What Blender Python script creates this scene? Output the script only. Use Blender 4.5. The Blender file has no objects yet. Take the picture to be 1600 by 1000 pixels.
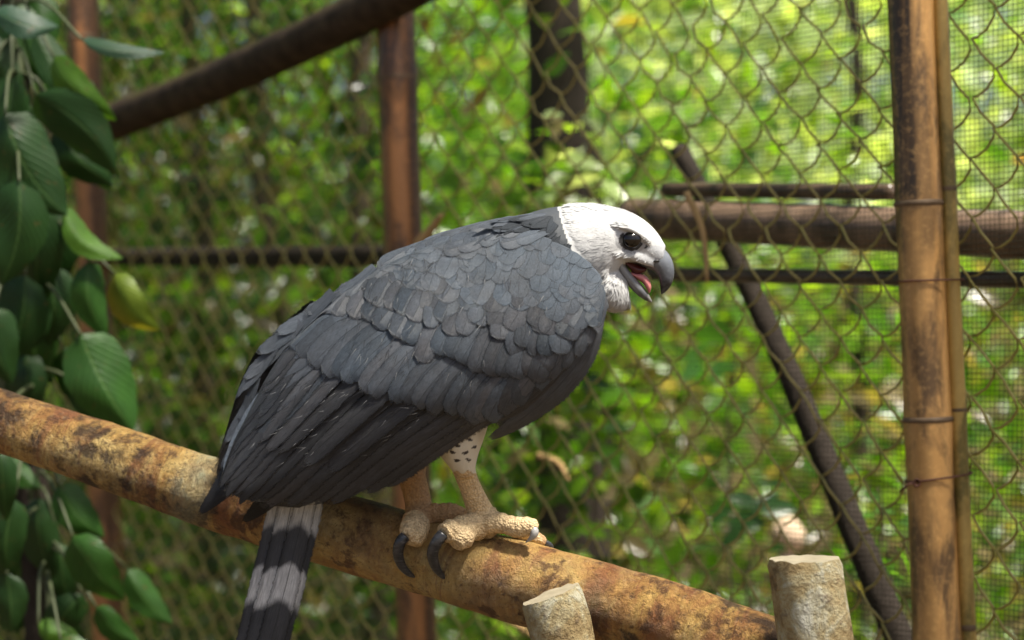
import bpy, math, random
import numpy as np
from mathutils import Vector, Matrix

# ------------------------------------------------------------------ camera, sky, sun, exposure
random.seed(7)
rng = np.random.default_rng(7)
scene = bpy.context.scene
col = scene.collection
FOC, SENS, CAMZ, Y0 = 70.0, 36.0, 1.5, 2.5
K = SENS / FOC / 1600.0            # metres per photo pixel per metre of distance
PX = K * Y0                        # size of one photo pixel at the bird

cam_d = bpy.data.cameras.new('camera')
cam = bpy.data.objects.new('camera', cam_d)
col.objects.link(cam)
cam.location = (0, 0, CAMZ)
cam.rotation_euler = (math.radians(90), 0, 0)
cam_d.lens = FOC
cam_d.sensor_width = SENS
cam_d.clip_start = 0.05
cam_d.clip_end = 900
cam_d.dof.use_dof = True
cam_d.dof.focus_distance = 2.43
cam_d.dof.aperture_fstop = 3.3
scene.camera = cam

SUN_EL, SUN_AZ = math.radians(62), math.radians(128)   # azimuth measured from +Y (view direction) towards +X
SUNV = Vector((math.cos(SUN_EL) * math.sin(SUN_AZ), math.cos(SUN_EL) * math.cos(SUN_AZ), math.sin(SUN_EL)))
world = bpy.data.worlds.new('World')
scene.world = world
world.use_nodes = True
wn = world.node_tree
for n in list(wn.nodes):
    wn.nodes.remove(n)
wo = wn.nodes.new('ShaderNodeOutputWorld')
bg = wn.nodes.new('ShaderNodeBackground')
sky = wn.nodes.new('ShaderNodeTexSky')
sky.sky_type = 'NISHITA'
sky.sun_disc = False
sky.sun_elevation = SUN_EL
sky.sun_rotation = SUN_AZ
sky.air_density = 1.0
sky.dust_density = 4.0
sky.ozone_density = 1.0
bg.inputs['Strength'].default_value = 0.06
wn.links.new(sky.outputs[0], bg.inputs[0])
wn.links.new(bg.outputs[0], wo.inputs[0])

sd = bpy.data.lights.new('sun', 'SUN')
sd.energy = 5.0
sd.angle = math.radians(7)
sd.color = (1.0, 0.94, 0.83)
sun = bpy.data.objects.new('sun', sd)
col.objects.link(sun)
sun.location = (3, -3, 8)
sun.rotation_euler = (-SUNV).to_track_quat('-Z', 'Y').to_euler()

scene.view_settings.view_transform = 'Standard'
scene.view_settings.look = 'None'
scene.view_settings.gamma = 1.0
scene.view_settings.exposure = 1.18
scene.view_settings.use_curve_mapping = False
scene.render.engine = 'CYCLES'
scene.cycles.use_denoising = True
scene.cycles.max_bounces = 6
scene.cycles.diffuse_bounces = 3
scene.cycles.glossy_bounces = 2
scene.cycles.transmission_bounces = 4
scene.cycles.transparent_max_bounces = 12
scene.cycles.caustics_reflective = False
scene.cycles.caustics_refractive = False


# ------------------------------------------------------------------ helpers
def Q(px, py, Y):
    """point seen at photo pixel (px, py) at distance Y"""
    return Vector(((px - 800) * K * Y, Y, CAMZ - (py - 500) * K * Y))


def U(px, py, d):
    """same, with depth as d bird pixels in front of the bird's middle plane"""
    return Q(px, py, Y0 - d * PX)


def UA(p):
    p = np.asarray(p, float)
    Y = Y0 - p[..., 2] * PX
    return np.stack([(p[..., 0] - 800) * K * Y, Y, CAMZ - (p[..., 1] - 500) * K * Y], -1)


def empty(name, loc, label=None, cat=None, group=None):
    o = bpy.data.objects.new(name, None)
    o.empty_display_size = 0.05
    o.location = loc
    col.objects.link(o)
    tag(o, label, cat, group)
    return o


def tag(o, label=None, cat=None, group=None, kind=None):
    if label: o['label'] = label
    if cat: o['category'] = cat
    if group: o['group'] = group
    if kind: o['kind'] = kind
    return o


def mesh_data(name, verts, faces, mat, uv=None, smooth=True, colr=None):
    me = bpy.data.meshes.new(name)
    v = np.asarray(verts, float)
    if isinstance(faces, np.ndarray):
        nf, k = faces.shape
        me.vertices.add(len(v)); me.vertices.foreach_set('co', v.ravel())
        me.loops.add(nf * k); me.loops.foreach_set('vertex_index', faces.ravel())
        me.polygons.add(nf)
        me.polygons.foreach_set('loop_start', np.arange(nf) * k)
        me.update(calc_edges=True)
    else:
        me.from_pydata([tuple(p) for p in v], [], faces)
    if smooth:
        me.polygons.foreach_set('use_smooth', np.ones(len(me.polygons), bool))
    idx = None
    if uv is not None:
        idx = np.empty(len(me.loops), int); me.loops.foreach_get('vertex_index', idx)
        lay = me.uv_layers.new(name='UVMap')
        lay.data.foreach_set('uv', np.asarray(uv, float)[idx].ravel())
    if colr is not None:
        a = me.color_attributes.new('col', 'FLOAT_COLOR', 'POINT')
        c = np.asarray(colr, float)
        if c.shape[1] == 3:
            c = np.concatenate([c, np.ones((len(c), 1))], 1)
        a.data.foreach_set('color', c.ravel())
    if mat: me.materials.append(mat)
    me.update()
    return me


def put(name, me, parent=None, loc=None):
    """link a mesh given in world coordinates (parents are unrotated Empties or meshes)"""
    o = bpy.data.objects.new(name, me)
    col.objects.link(o)
    if parent is not None:
        o.parent = parent
        w = Vector((0, 0, 0))
        p = parent
        while p is not None:
            w += p.location; p = p.parent
        o.location = (loc or Vector((0, 0, 0))) - w
    elif loc is not None:
        o.location = loc
    return o


def build(name, verts, faces, mat, parent=None, **kw):
    return put(name, mesh_data(name, verts, faces, mat, **kw), parent)


def crom(pts, n):
    """Catmull-Rom through the rows of pts, n samples"""
    P = np.asarray(pts, float)
    if P.ndim == 1: P = P[:, None]
    m = len(P)
    P = np.vstack([2 * P[0] - P[1], P, 2 * P[-1] - P[-2]])
    t = np.linspace(0, m - 1, n)
    i = np.minimum(t.astype(int), m - 2)
    f = (t - i)[:, None]
    a, b, c, d = P[i], P[i + 1], P[i + 2], P[i + 3]
    return 0.5 * (2 * b + (c - a) * f + (2 * a - 5 * b + 4 * c - d) * f ** 2 + (3 * b - a - 3 * c + d) * f ** 3)


def ring_faces(nr, ns, cap=True):
    F = []
    for i in range(nr - 1):
        for j in range(ns):
            k = (j + 1) % ns
            F.append((i * ns + j, i * ns + k, (i + 1) * ns + k, (i + 1) * ns + j))
    if cap:
        F.append(tuple(range(ns))[::-1])
        F.append(tuple((nr - 1) * ns + j for j in range(ns)))
    return F


def loft(outer, inner, hw, dc, n=14, ns=16, pw=2.0):
    """solid between two traced edges: section is an ellipse of half-depth hw about depth dc"""
    o = crom(outer, n); i = crom(inner, n)
    h = crom(hw, n)[:, 0]
    d = crom(dc if hasattr(dc, '__len__') else [dc] * 2, n)[:, 0]
    c = (o + i) / 2; a = (o - i) / 2
    V = []
    for k in range(n):
        for j in range(ns):
            th = 2 * math.pi * j / ns
            cs, sn = math.cos(th), math.sin(th)
            cs = math.copysign(abs(cs) ** (2 / pw), cs); sn = math.copysign(abs(sn) ** (2 / pw), sn)
            V.append((c[k, 0] + a[k, 0] * cs, c[k, 1] + a[k, 1] * cs, d[k] + max(h[k], 0.2) * sn))
    V = UA(V)
    # consistent outward winding
    return V, ring_faces(n, ns)


def tube(pts, rad, ns=10, n=None, noise=0.0, seed=0, cap=True, flat=1.0):
    """tapered tube through world points"""
    P = np.asarray([tuple(p) for p in pts], float)
    R = np.asarray(rad if hasattr(rad, '__len__') else [rad] * len(P), float)
    if n:
        R = crom(R, n)[:, 0]; P = crom(P, n)
    m = len(P)
    T = np.gradient(P, axis=0)
    T /= np.linalg.norm(T, axis=1)[:, None] + 1e-12
    up = np.array([0, 0, 1.0]) if abs(T[0, 2]) < 0.8 else np.array([0, -1.0, 0])
    r_ = np.random.default_rng(seed)
    V = []
    for k in range(m):
        x = np.cross(up, T[k]); x /= np.linalg.norm(x); y = np.cross(T[k], x)
        for j in range(ns):
            th = 2 * math.pi * j / ns
            rr = R[k] * (1 + noise * r_.standard_normal())
            V.append(P[k] + rr * (math.cos(th) * x + flat * math.sin(th) * y))
    return np.array(V), ring_faces(m, ns, cap)


def merge(parts):
    V = []; F = []; o = 0
    for v, f in parts:
        V.append(np.asarray(v)); F += [tuple(i + o for i in q) for q in f]; o += len(v)
    return np.vstack(V), F


# ------------------------------------------------------------------ materials
class NT:
    def __init__(self, name):
        self.m = bpy.data.materials.new(name)
        self.m.use_nodes = True
        self.t = self.m.node_tree
        self.b = self.t.nodes['Principled BSDF']
        self.out = self.t.nodes['Material Output']

    def n(self, typ, **kw):
        nd = self.t.nodes.new('ShaderNode' + typ)
        for k, v in kw.items():
            if k.startswith('i_'):
                key = k[2:]
                key = int(key) if key.isdigit() else key.replace('_', ' ')
                if hasattr(v, 'is_linked') or isinstance(v, bpy.types.NodeSocket):
                    self.t.links.new(v, nd.inputs[key])
                else:
                    nd.inputs[key].default_value = v
            else:
                setattr(nd, k, v)
        return nd

    def link(self, a, b): self.t.links.new(a, b)

    def math(self, op, a, b=0.0, c=0.0):
        return self.n('Math', operation=op, i_0=a, i_1=b, i_2=c).outputs[0]

    def mix(self, f, a, b, blend='MIX'):
        nd = self.t.nodes.new('ShaderNodeMix'); nd.data_type = 'RGBA'; nd.blend_type = blend
        for k, v in ((0, f), (6, a), (7, b)):
            if isinstance(v, bpy.types.NodeSocket): self.link(v, nd.inputs[k])
            else: nd.inputs[k].default_value = v if k == 0 else (tuple(v) + (1,))[:4]
        return nd.outputs[2]

    def ramp(self, f, stops, interp='LINEAR'):
        nd = self.t.nodes.new('ShaderNodeValToRGB'); self.link(f, nd.inputs[0])
        cr = nd.color_ramp; cr.interpolation = interp
        while len(cr.elements) < len(stops): cr.elements.new(0.5)
        for e, (p, c) in zip(cr.elements, stops):
            e.position = p
            e.color = (c, c, c, 1) if not hasattr(c, '__len__') else tuple(c) + (1,)
        return nd.outputs[0]

    def noise(self, vec, scale, detail=4, rough=0.6, dist=0.0):
        nd = self.n('TexNoise', i_Scale=scale, i_Detail=detail, i_Roughness=rough, i_Distortion=dist)
        if vec is not None: self.link(vec, nd.inputs['Vector'])
        return nd.outputs[0]

    def coord(self, which='Object', scale=None, rot=None):
        o = self.t.nodes.new('ShaderNodeTexCoord').outputs[which]
        if scale or rot:
            mp = self.t.nodes.new('ShaderNodeMapping')
            if scale: mp.inputs['Scale'].default_value = scale
            if rot: mp.inputs['Rotation'].default_value = rot
            self.link(o, mp.inputs[0]); o = mp.outputs[0]
        return o

    def bump(self, h, strength=0.4, dist=0.002, normal=None):
        nd = self.n('Bump', i_Strength=strength, i_Distance=dist, i_Height=h)
        if normal is not None: self.link(normal, nd.inputs['Normal'])
        return nd.outputs[0]

    def fin(self, color, rough=0.6, spec=0.5, normal=None):
        for k, v in (('Base Color', color), ('Roughness', rough), ('Specular IOR Level', spec)):
            if isinstance(v, bpy.types.NodeSocket): self.link(v, self.b.inputs[k])
            else: self.b.inputs[k].default_value = (tuple(v) + (1,))[:4] if k == 'Base Color' else v
        if normal is not None: self.link(normal, self.b.inputs['Normal'])
        return self.m


def feather_material(name, ca, cb, edge, rough=0.5, mottle=0.35, bands=None, dark=0.55, var=(0.8, 1.18)):
    t = NT(name)
    uv = t.n('SeparateXYZ', i_0=t.coord('UV')).outputs
    u, v = uv[0], uv[1]
    au = t.math('ABSOLUTE', t.math('SUBTRACT', u, 0.5))              # 0 at the shaft .. 0.5 at the edge
    rnd = t.n('ObjectInfo').outputs['Random']
    base = t.mix(t.ramp(rnd, [(0.1, 0), (0.9, 1)]), ca, cb)
    pos = t.coord('Object')
    nz = t.noise(pos, 55, 5, 0.65)
    base = t.mix(t.math('MULTIPLY', t.ramp(nz, [(0.35, 0), (0.7, 1)]), mottle), base, tuple(x * 1.9 for x in ca), 'MIX')
    nz2 = t.noise(pos, 14, 3, 0.6)
    base = t.mix(t.math('MULTIPLY', t.ramp(nz2, [(0.4, 0), (0.62, 1)]), 0.35), base, tuple(x * 0.45 for x in cb))
    r2 = t.math('FRACT', t.math('MULTIPLY', rnd, 7.31))
    base = t.mix(1.0, base, t.ramp(r2, [(0.0, var[0]), (1.0, var[1])]), 'MULTIPLY')
    base = t.mix(t.ramp(au, [(0.18, 0.0), (0.5, dark)]), base, tuple(x * 0.38 for x in ca))
    # barbs running off the shaft
    ph = t.math('ADD', t.math('MULTIPLY', v, 46.0), t.math('MULTIPLY', au, -34.0))
    ph = t.math('ADD', ph, t.math('MULTIPLY', nz, 5.0))
    barb = t.math('SINE', t.math('MULTIPLY', ph, 6.283))
    base = t.mix(t.math('MULTIPLY_ADD', barb, 0.06, 0.06), base, tuple(x * 2.4 for x in ca))
    if bands:
        # tail: broad pale bars whose edge is rounded over each vane
        s = t.math('SUBTRACT', v, t.math('MULTIPLY', t.math('MULTIPLY', au, au), 0.16))
        s = t.math('ADD', s, t.math('MULTIPLY', t.noise(pos, 60, 3), 0.03))
        s = t.math('ADD', s, t.math('MULTIPLY_ADD', rnd, 0.05, -0.025))
        stops = []
        m = None
        for (a, b) in bands:
            k = t.n('MapRange', interpolation_type='SMOOTHSTEP', i_0=s, i_1=a - .012, i_2=a + .012).outputs[0]
            k2 = t.n('MapRange', interpolation_type='SMOOTHSTEP', i_0=s, i_1=b - .02, i_2=b + .02).outputs[0]
            k = t.math('SUBTRACT', k, k2)
            m = k if m is None else t.math('ADD', m, k)
        pale = t.mix(t.noise(pos, 90, 4), (0.42, 0.42, 0.43), (0.64, 0.635, 0.63))
        base = t.mix(m, base, pale)
        base = t.mix(1.0, base, t.ramp(au, [(0.30, 1.0), (0.5, 0.35)]), 'MULTIPLY')
    # shaft and worn pale rim at the tip
    base = t.mix(t.ramp(au, [(0.0, 0.75), (0.03, 0.0)]), base, tuple(x * 0.4 for x in ca))
    rim = t.ramp(au, [(0.47, 0), (0.5, .7)])
    tipm = t.ramp(v, [(0.93, 0), (1.0, 1)])
    rimm = t.math('MULTIPLY', t.math('MAXIMUM', rim, tipm), t.ramp(t.noise(pos, 40, 4), [(0.4, 0.0), (0.7, 0.55)]))
    base = t.mix(rimm, base, edge)
    st = t.noise(t.n('Mapping', i_0=t.coord('UV'), i_Scale=(16, 5, 1)).outputs[0], 3.0, 5, 0.7, 0.6)
    base = t.mix(1.0, base, t.ramp(st, [(0.34, 0.62), (0.5, 1.0), (0.68, 1.5)]), 'MULTIPLY')
    hb = t.math('ADD', t.math('MULTIPLY', barb, 0.35), t.math('ADD', t.math('MULTIPLY', nz, 0.5), t.math('MULTIPLY', st, .8)))
    fr = t.noise(t.n('Mapping', i_0=t.coord('UV'), i_Scale=(3, 26, 1)).outputs[0], 2.0, 4, 0.7, 0.5)
    eg = t.math('ADD', t.math('MAXIMUM', t.math('MULTIPLY', au, 2.0), t.math('MULTIPLY_ADD', v, 3.0, -2.0)), t.math('MULTIPLY_ADD', fr, 0.5, -0.25))
    al = t.n('MapRange', interpolation_type='SMOOTHSTEP', i_0=eg, i_1=0.80, i_2=1.0, i_3=1.0, i_4=0.0).outputs[0]
    t.link(al, t.b.inputs['Alpha'])
    return t.fin(base, rough, 0.35, t.bump(hb, 0.5, 0.0012))


M = {}
M['covert'] = feather_material('covert_feather', (0.055, 0.069, 0.088), (0.076, 0.073, 0.078), (0.17, 0.165, 0.16), dark=.5, var=(.72, 1.3))
M['lesser'] = feather_material('lesser_covert_feather', (0.062, 0.077, 0.097), (0.074, 0.080, 0.092), (0.16, 0.16, 0.16), .52, .5, None, .05, (.88, 1.12))
M['flight'] = feather_material('flight_feather', (0.034, 0.035, 0.039), (0.050, 0.047, 0.049), (0.14, 0.135, 0.13), 0.42, 0.75, None, .75, (.7, 1.3))
M['scap'] = feather_material('scapular_feather', (0.072, 0.085, 0.105), (0.083, 0.090, 0.104), (0.26, 0.26, 0.26), 0.5, 0.35, None, .35)
M['nape'] = feather_material('nape_feather', (0.034, 0.040, 0.048), (0.045, 0.050, 0.058), (0.13, 0.135, 0.14), 0.55, 0.3)
M['black'] = feather_material('black_feather', (0.012, 0.012, 0.014), (0.018, 0.017, 0.019), (0.06, 0.06, 0.06), 0.5, 0.2)
M['tail'] = feather_material('tail_feather', (0.05, 0.053, 0.06), (0.06, 0.06, 0.066), (0.15, 0.15, 0.15), 0.5, 0.3,
                             bands=[(0.0, 0.03), (0.21, 0.325), (0.47, 0.60), (0.76, 0.87)])


def head_feather_mat():
    t = NT('white_plumage')
    rnd = t.noise(t.coord('Object'), 60, 3)
    c = t.ramp(rnd, [(0.3, (0.46, 0.46, 0.465)), (0.6, (0.57, 0.57, 0.57))])
    return t.fin(c, 0.75, 0.15)


M['white'] = head_feather_mat()


def body_mat():
    t = NT('eagle_body')
    c = t.n('VertexColor', layer_name='col')
    pos = t.coord('Object')
    nz = t.noise(pos, 130, 5)
    vor = t.n('TexVoronoi', i_Scale=330.0); t.link(pos, vor.inputs['Vector'])
    vor2 = t.n('TexVoronoi', i_Scale=150.0, feature='DISTANCE_TO_EDGE'); t.link(pos, vor2.inputs['Vector'])
    skin = c.outputs['Alpha']      # 1 on bare scaly skin
    base = t.mix(t.math('MULTIPLY', t.ramp(nz, [(0.35, 1), (0.65, 0)]), 0.35), c.outputs['Color'], (0.16, 0.09, 0.04))
    base = t.mix(skin, c.outputs['Color'], base)
    base = t.mix(t.math('MULTIPLY', skin, t.ramp(vor.outputs['Distance'], [(0.4, 0), (0.9, 0.4)])), base, (0.20, 0.10, 0.045))
    # dark chevrons on the white trousers: drawn by the blue-most flag in the colour alpha's lower half is not needed
    h = t.math('ADD', t.math('MULTIPLY', vor.outputs['Distance'], t.math('MULTIPLY', skin, -1.4)), t.math('MULTIPLY', nz, 0.7))
    return t.fin(base, 0.62, 0.3, t.bump(h, 0.75, 0.0018))


M['body'] = body_mat()


def plain(name, c, rough=0.5, spec=0.5, nscale=40, var=0.3, bumps=0.2, bd=0.001):
    t = NT(name)
    nz = t.noise(t.coord('Object'), nscale, 5)
    cc = t.mix(nz, tuple(x * (1 - var) for x in c), tuple(min(1, x * (1 + var)) for x in c))
    return t.fin(cc, rough, spec, t.bump(nz, bumps, bd))


def beak_mat():
    t = NT('beak_horn')
    c = t.n('VertexColor', layer_name='col').outputs['Color']
    pos = t.coord('Object')
    nz = t.noise(pos, 160, 5)
    cc = t.mix(t.ramp(nz, [(0.45, 0), (0.75, 0.4)]), c, (0.26, 0.28, 0.31))
    return t.fin(cc, 0.32, 0.5, t.bump(nz, 0.25, 0.0008))


M['beak'] = beak_mat()


def talon_mat():
    t = NT('talon_horn')
    nz = t.noise(t.coord('Object', (60, 60, 400)), 1.2, 5, 0.65)
    cc = t.ramp(nz, [(0.35, (0.018, 0.018, 0.02)), (0.6, (0.06, 0.06, 0.065)), (0.78, (0.24, 0.23, 0.22))])
    return t.fin(cc, 0.3, 0.5, t.bump(nz, 0.25, 0.0008))


M['talon'] = talon_mat()
M['pale_talon'] = plain('pale_talon', (0.36, 0.35, 0.33), 0.3)
M['eye'] = plain('eye_ball', (0.005, 0.003, 0.002), 0.03, 0.6, 20, .1, 0.0)
M['lid'] = plain('eye_rim', (0.035, 0.033, 0.034), 0.5)
M['tongue'] = plain('tongue_flesh', (0.62, 0.22, 0.22), 0.3, 0.5, 90, .2)
M['mouth'] = plain('mouth_flesh', (0.075, 0.012, 0.012), 0.35, 0.5, 60, .4)


def log_mat():
    t = NT('perch_bark')
    uv = t.coord('UV')
    pos = t.coord('Object')
    mp = t.n('Mapping', i_0=pos, i_Scale=(2.2, 1, 1)).outputs[0]
    a = t.noise(pos, 9, 7, 0.68, 0.6)
    b = t.noise(pos, 26, 6, 0.7, 0.3)
    c = t.noise(pos, 4.2, 4, 0.6, 0.4)
    f = t.noise(pos, 110, 4, 0.7)
    # growth rings round the stem, wobbling
    sx = t.n('SeparateXYZ', i_0=uv).outputs
    ring = t.noise(t.n('Mapping', i_0=uv, i_Scale=(1.1, 22, 1)).outputs[0], 1.6, 6, 0.72, 0.9)
    col1 = t.ramp(a, [(0.36, (0.16, 0.07, 0.028)), (0.44, (0.42, 0.215, 0.065)), (0.53, (0.56, 0.34, 0.10)), (0.64, (0.68, 0.49, 0.19))])
    col1 = t.mix(t.ramp(ring, [(0.40, 0.75), (0.50, 0)]), col1, (0.27, 0.10, 0.04))
    col1 = t.mix(t.ramp(ring, [(0.56, 0), (0.68, 0.5)]), col1, (0.60, 0.44, 0.18))
    col1 = t.mix(t.ramp(c, [(0.52, 0), (0.68, 0.5)]), col1, (0.36, 0.30, 0.16))
    col1 = t.mix(t.ramp(b, [(0.55, 0), (0.62, 0.8)]), col1, (0.09, 0.042, 0.022))
    col1 = t.mix(t.ramp(t.math('ADD', t.math('MULTIPLY', c, 0.6), t.math('MULTIPLY', b, 0.4)), [(0.42, 0.9), (0.47, 0)]), col1, (0.045, 0.026, 0.016))
    col1 = t.mix(t.ramp(f, [(0.57, 0), (0.75, 0.35)]), col1, (0.58, 0.45, 0.26))
    vc = t.n('VertexColor', layer_name='col').outputs['Color']
    # soot-dark weathered staining along the lower left flank, plus the bird's painted shade
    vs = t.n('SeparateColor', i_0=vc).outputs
    dark_mask = t.math('MULTIPLY', vs[0], t.ramp(a, [(0.30, 1.0), (0.62, 0.25)]))
    col1 = t.mix(dark_mask, col1, (0.035, 0.02, 0.014))
    col1 = t.mix(t.math('MULTIPLY', vs[1], t.ramp(b, [(0.35, 0.2), (0.6, 1)])), col1, (0.42, 0.40, 0.25))
    vor = t.n('TexVoronoi', i_Scale=38.0, feature='DISTANCE_TO_EDGE'); t.link(pos, vor.inputs['Vector'])
    flake = t.math('MULTIPLY', t.ramp(vor.outputs['Distance'], [(0.0, 0), (0.12, 1)]), vs[1])
    h = t.math('ADD', t.math('MULTIPLY', b, 1.0), t.math('MULTIPLY', f, 0.35))
    h = t.math('ADD', h, t.math('MULTIPLY', flake, 0.15))
    h = t.math('ADD', h, t.math('MULTIPLY', ring, 0.5))
    crk = t.noise(t.n('Mapping', i_0=uv, i_Scale=(9, 60, 1)).outputs[0], 2.2, 6, 0.75, 1.2)
    col1 = t.mix(t.ramp(crk, [(0.34, .6), (0.41, 0)]), col1, (0.08, 0.04, 0.018))
    col1 = t.mix(t.ramp(t.noise(pos, 210, 3, .7), [(0.34, .5), (0.42, 0)]), col1, (0.12, 0.06, 0.025))
    h = t.math('ADD', h, t.math('MULTIPLY', crk, .9))
    return t.fin(col1, 0.58, 0.35, t.bump(h, 1.0, 0.010))


M['log'] = log_mat()


def stump_mat():
    t = NT('cut_post_bark')
    pos = t.coord('Object')
    a = t.noise(pos, 16, 7, 0.7, 0.4)
    b = t.noise(pos, 60, 5, 0.7)
    col1 = t.ramp(a, [(0.36, (0.15, 0.10, 0.05)), (0.45, (0.34, 0.25, 0.12)), (0.53, (0.42, 0.35, 0.20)), (0.60, (0.52, 0.49, 0.36)), (0.68, (0.64, 0.62, 0.52))])
    col1 = t.mix(t.ramp(b, [(0.56, 0), (0.68, 0.7)]), col1, (0.17, 0.12, 0.085))
    vor = t.n('TexVoronoi', i_Scale=45.0, feature='DISTANCE_TO_EDGE'); t.link(t.n('Mapping', i_0=pos, i_Scale=(1, 1, .55)).outputs[0], vor.inputs['Vector'])
    cr = t.ramp(vor.outputs['Distance'], [(0.0, 0), (0.06, 1)])
    h = t.math('ADD', t.math('MULTIPLY', a, 1.2), t.math('MULTIPLY', b, 0.5))
    return t.fin(col1, 0.8, 0.2, t.bump(h, 1.0, 0.014))


M['stump'] = stump_mat()
M['cut'] = plain('sawn_wood', (0.42, 0.36, 0.25), 0.8, 0.2, 60, .35, .6, .002)


def bamboo_mat(name, a, b, dark, amt=0.5):
    t = NT(name)
    pos = t.coord('Object')
    st = t.noise(t.n('Mapping', i_0=pos, i_Scale=(60, 60, 2.0)).outputs[0], 1, 5, 0.6)
    pt = t.noise(t.n('Mapping', i_0=pos, i_Scale=(1.0, 1.0, 0.35)).outputs[0], 17, 5, 0.62, 0.4)
    fn = t.noise(pos, 120, 4)
    c = t.mix(st, a, b)
    c = t.mix(t.ramp(pt, [(0.5 - 0.12 * amt, 0), (0.60, 0.85)]), c, dark)
    vc = t.n('VertexColor', layer_name='col').outputs['Color']
    vs = t.n('SeparateColor', i_0=vc).outputs
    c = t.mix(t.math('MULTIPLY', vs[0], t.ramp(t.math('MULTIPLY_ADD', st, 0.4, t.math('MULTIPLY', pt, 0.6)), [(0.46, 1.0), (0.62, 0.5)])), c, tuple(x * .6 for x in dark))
    c = t.mix(t.ramp(fn, [(0.5, 0), (0.8, 0.35)]), c, tuple(min(1, x * 1.5) for x in b))
    return t.fin(c, 0.3, 0.5, t.bump(t.math('ADD', st, t.math('MULTIPLY', fn, .4)), 0.35, 0.0015))


M['bamboo'] = bamboo_mat('weathered_bamboo', (0.54, 0.27, 0.085), (0.68, 0.40, 0.15), (0.07, 0.045, 0.03), 0.4)
M['bamboo_red'] = bamboo_mat('red_brown_bamboo', (0.30, 0.12, 0.042), (0.44, 0.20, 0.075), (0.05, 0.03, 0.022), 0.5)
M['bamboo_dark'] = bamboo_mat('dark_bamboo', (0.10, 0.065, 0.04), (0.16, 0.11, 0.075), (0.03, 0.024, 0.018), 0.8)
M['bamboo_rail'] = bamboo_mat('brown_bamboo_rail', (0.19, 0.12, 0.075), (0.30, 0.21, 0.15), (0.05, 0.036, 0.026), 0.6)
M['bamboo_green'] = bamboo_mat('mossy_bamboo_strip', (0.46, 0.29, 0.08), (0.54, 0.38, 0.12), (0.13, 0.11, 0.03), 0.5)
M['node'] = plain('bamboo_node', (0.15, 0.10, 0.06), 0.6, .3, 80, .5)
M['rust'] = plain('rusty_wire', (0.10, 0.035, 0.02), 0.7)


def beam_mat():
    t = NT('mossy_branch')
    pos = t.coord('Object')
    a = t.noise(pos, 22, 6, 0.7)
    c = t.ramp(a, [(0.35, (0.022, 0.014, 0.010)), (0.65, (0.075, 0.05, 0.034))])
    g = t.n('SeparateXYZ', i_0=t.n('NewGeometry').outputs['Normal']).outputs[2]
    moss = t.math('MULTIPLY', t.ramp(g, [(0.35, 0), (0.75, 1)]), t.ramp(t.noise(pos, 8, 4), [(0.42, 0), (0.6, 0.8)]))
    c = t.mix(moss, c, (0.085, 0.075, 0.02))
    return t.fin(c, 0.8, 0.2, t.bump(a, 0.6, 0.004))


M['beam'] = beam_mat()
M['trunk'] = plain('dark_trunk_bark', (0.032, 0.024, 0.018), 0.85, 0.2, 25, .6, .8, .01)
M['trunk2'] = plain('brown_trunk_bark', (0.075, 0.055, 0.038), 0.85, 0.2, 20, .5, .8, .01)
M['wire'] = plain('olive_fence_wire', (0.36, 0.295, 0.09), 0.5, 0.4, 30, .35)
M['net'] = plain('shade_net_thread', (0.03, 0.032, 0.02), 0.8, 0.2, 30, .3)
M['stick'] = plain('dry_stick', (0.42, 0.27, 0.12), 0.8, .2)


def leaf_mat(name, rough=0.35, trans=0.45, veins=False, attr=True, c0=(0.05, 0.12, 0.02)):
    t = NT(name)
    base = t.n('VertexColor', layer_name='col').outputs['Color'] if attr else None
    h = None
    if veins:
        rnd = t.n('ObjectInfo').outputs['Random']
        uv = t.n('SeparateXYZ', i_0=t.coord('UV')).outputs
        au = t.math('ABSOLUTE', t.math('SUBTRACT', uv[0], 0.5))
        ph = t.math('SUBTRACT', t.math('MULTIPLY', uv[1], 11.0), t.math('MULTIPLY', au, 9.0))
        vein = t.math('POWER', t.math('ABSOLUTE', t.math('SINE', t.math('MULTIPLY', ph, 3.1416))), 6.0)
        mid = t.ramp(au, [(0.012, 1), (0.03, 0)])
        nz = t.noise(t.coord('Object'), 12, 4)
        base = t.mix(t.ramp(nz, [(0.35, 0.0), (0.7, 0.5)]), base, (0.02, 0.05, 0.012))
        base = t.mix(t.math('MULTIPLY', mid, 0.22), base, (0.16, 0.28, 0.08))
        base = t.mix(t.ramp(t.noise(t.coord('Object'), 70, 3, .6), [(0.64, 0), (0.72, 0.7)]), base, (0.09, 0.06, 0.02))
        h = t.math('SUBTRACT', t.math('MULTIPLY', vein, -0.7), t.math('MULTIPLY', mid, 1.2))
    t.fin(base, rough, 0.3 if veins else 0.5, t.bump(h, 0.3, 0.003) if h is not None else None)
    tr = t.n('BsdfTranslucent')
    t.link(t.mix(1.0, base, (2.1, 2.1, 0.7), 'MULTIPLY'), tr.inputs[0])
    mx = t.n('MixShader', i_0=trans)
    t.link(t.b.outputs[0], mx.inputs[1]); t.link(tr.outputs[0], mx.inputs[2])
    t.link(mx.outputs[0], t.out.inputs[0])
    return t.m


M['leaf'] = leaf_mat('forest_leaf', 0.27, 0.5)
M['big_leaf'] = leaf_mat('glossy_vine_leaf', 0.38, 0.22, veins=True)


def ground_mat():
    t = NT('forest_floor')
    pos = t.coord('Object')
    a = t.noise(pos, 1.2, 8, 0.7)
    b = t.noise(pos, 14, 6, 0.7)
    c = t.ramp(a, [(0.3, (0.05, 0.035, 0.022)), (0.55, (0.11, 0.08, 0.05)), (0.7, (0.06, 0.08, 0.025))])
    c = t.mix(t.ramp(b, [(0.5, 0), (0.7, .6)]), c, (0.20, 0.14, 0.085))
    return t.fin(c, 0.95, 0.1, t.bump(b, 0.7, 0.03))


M['ground'] = ground_mat()

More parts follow.
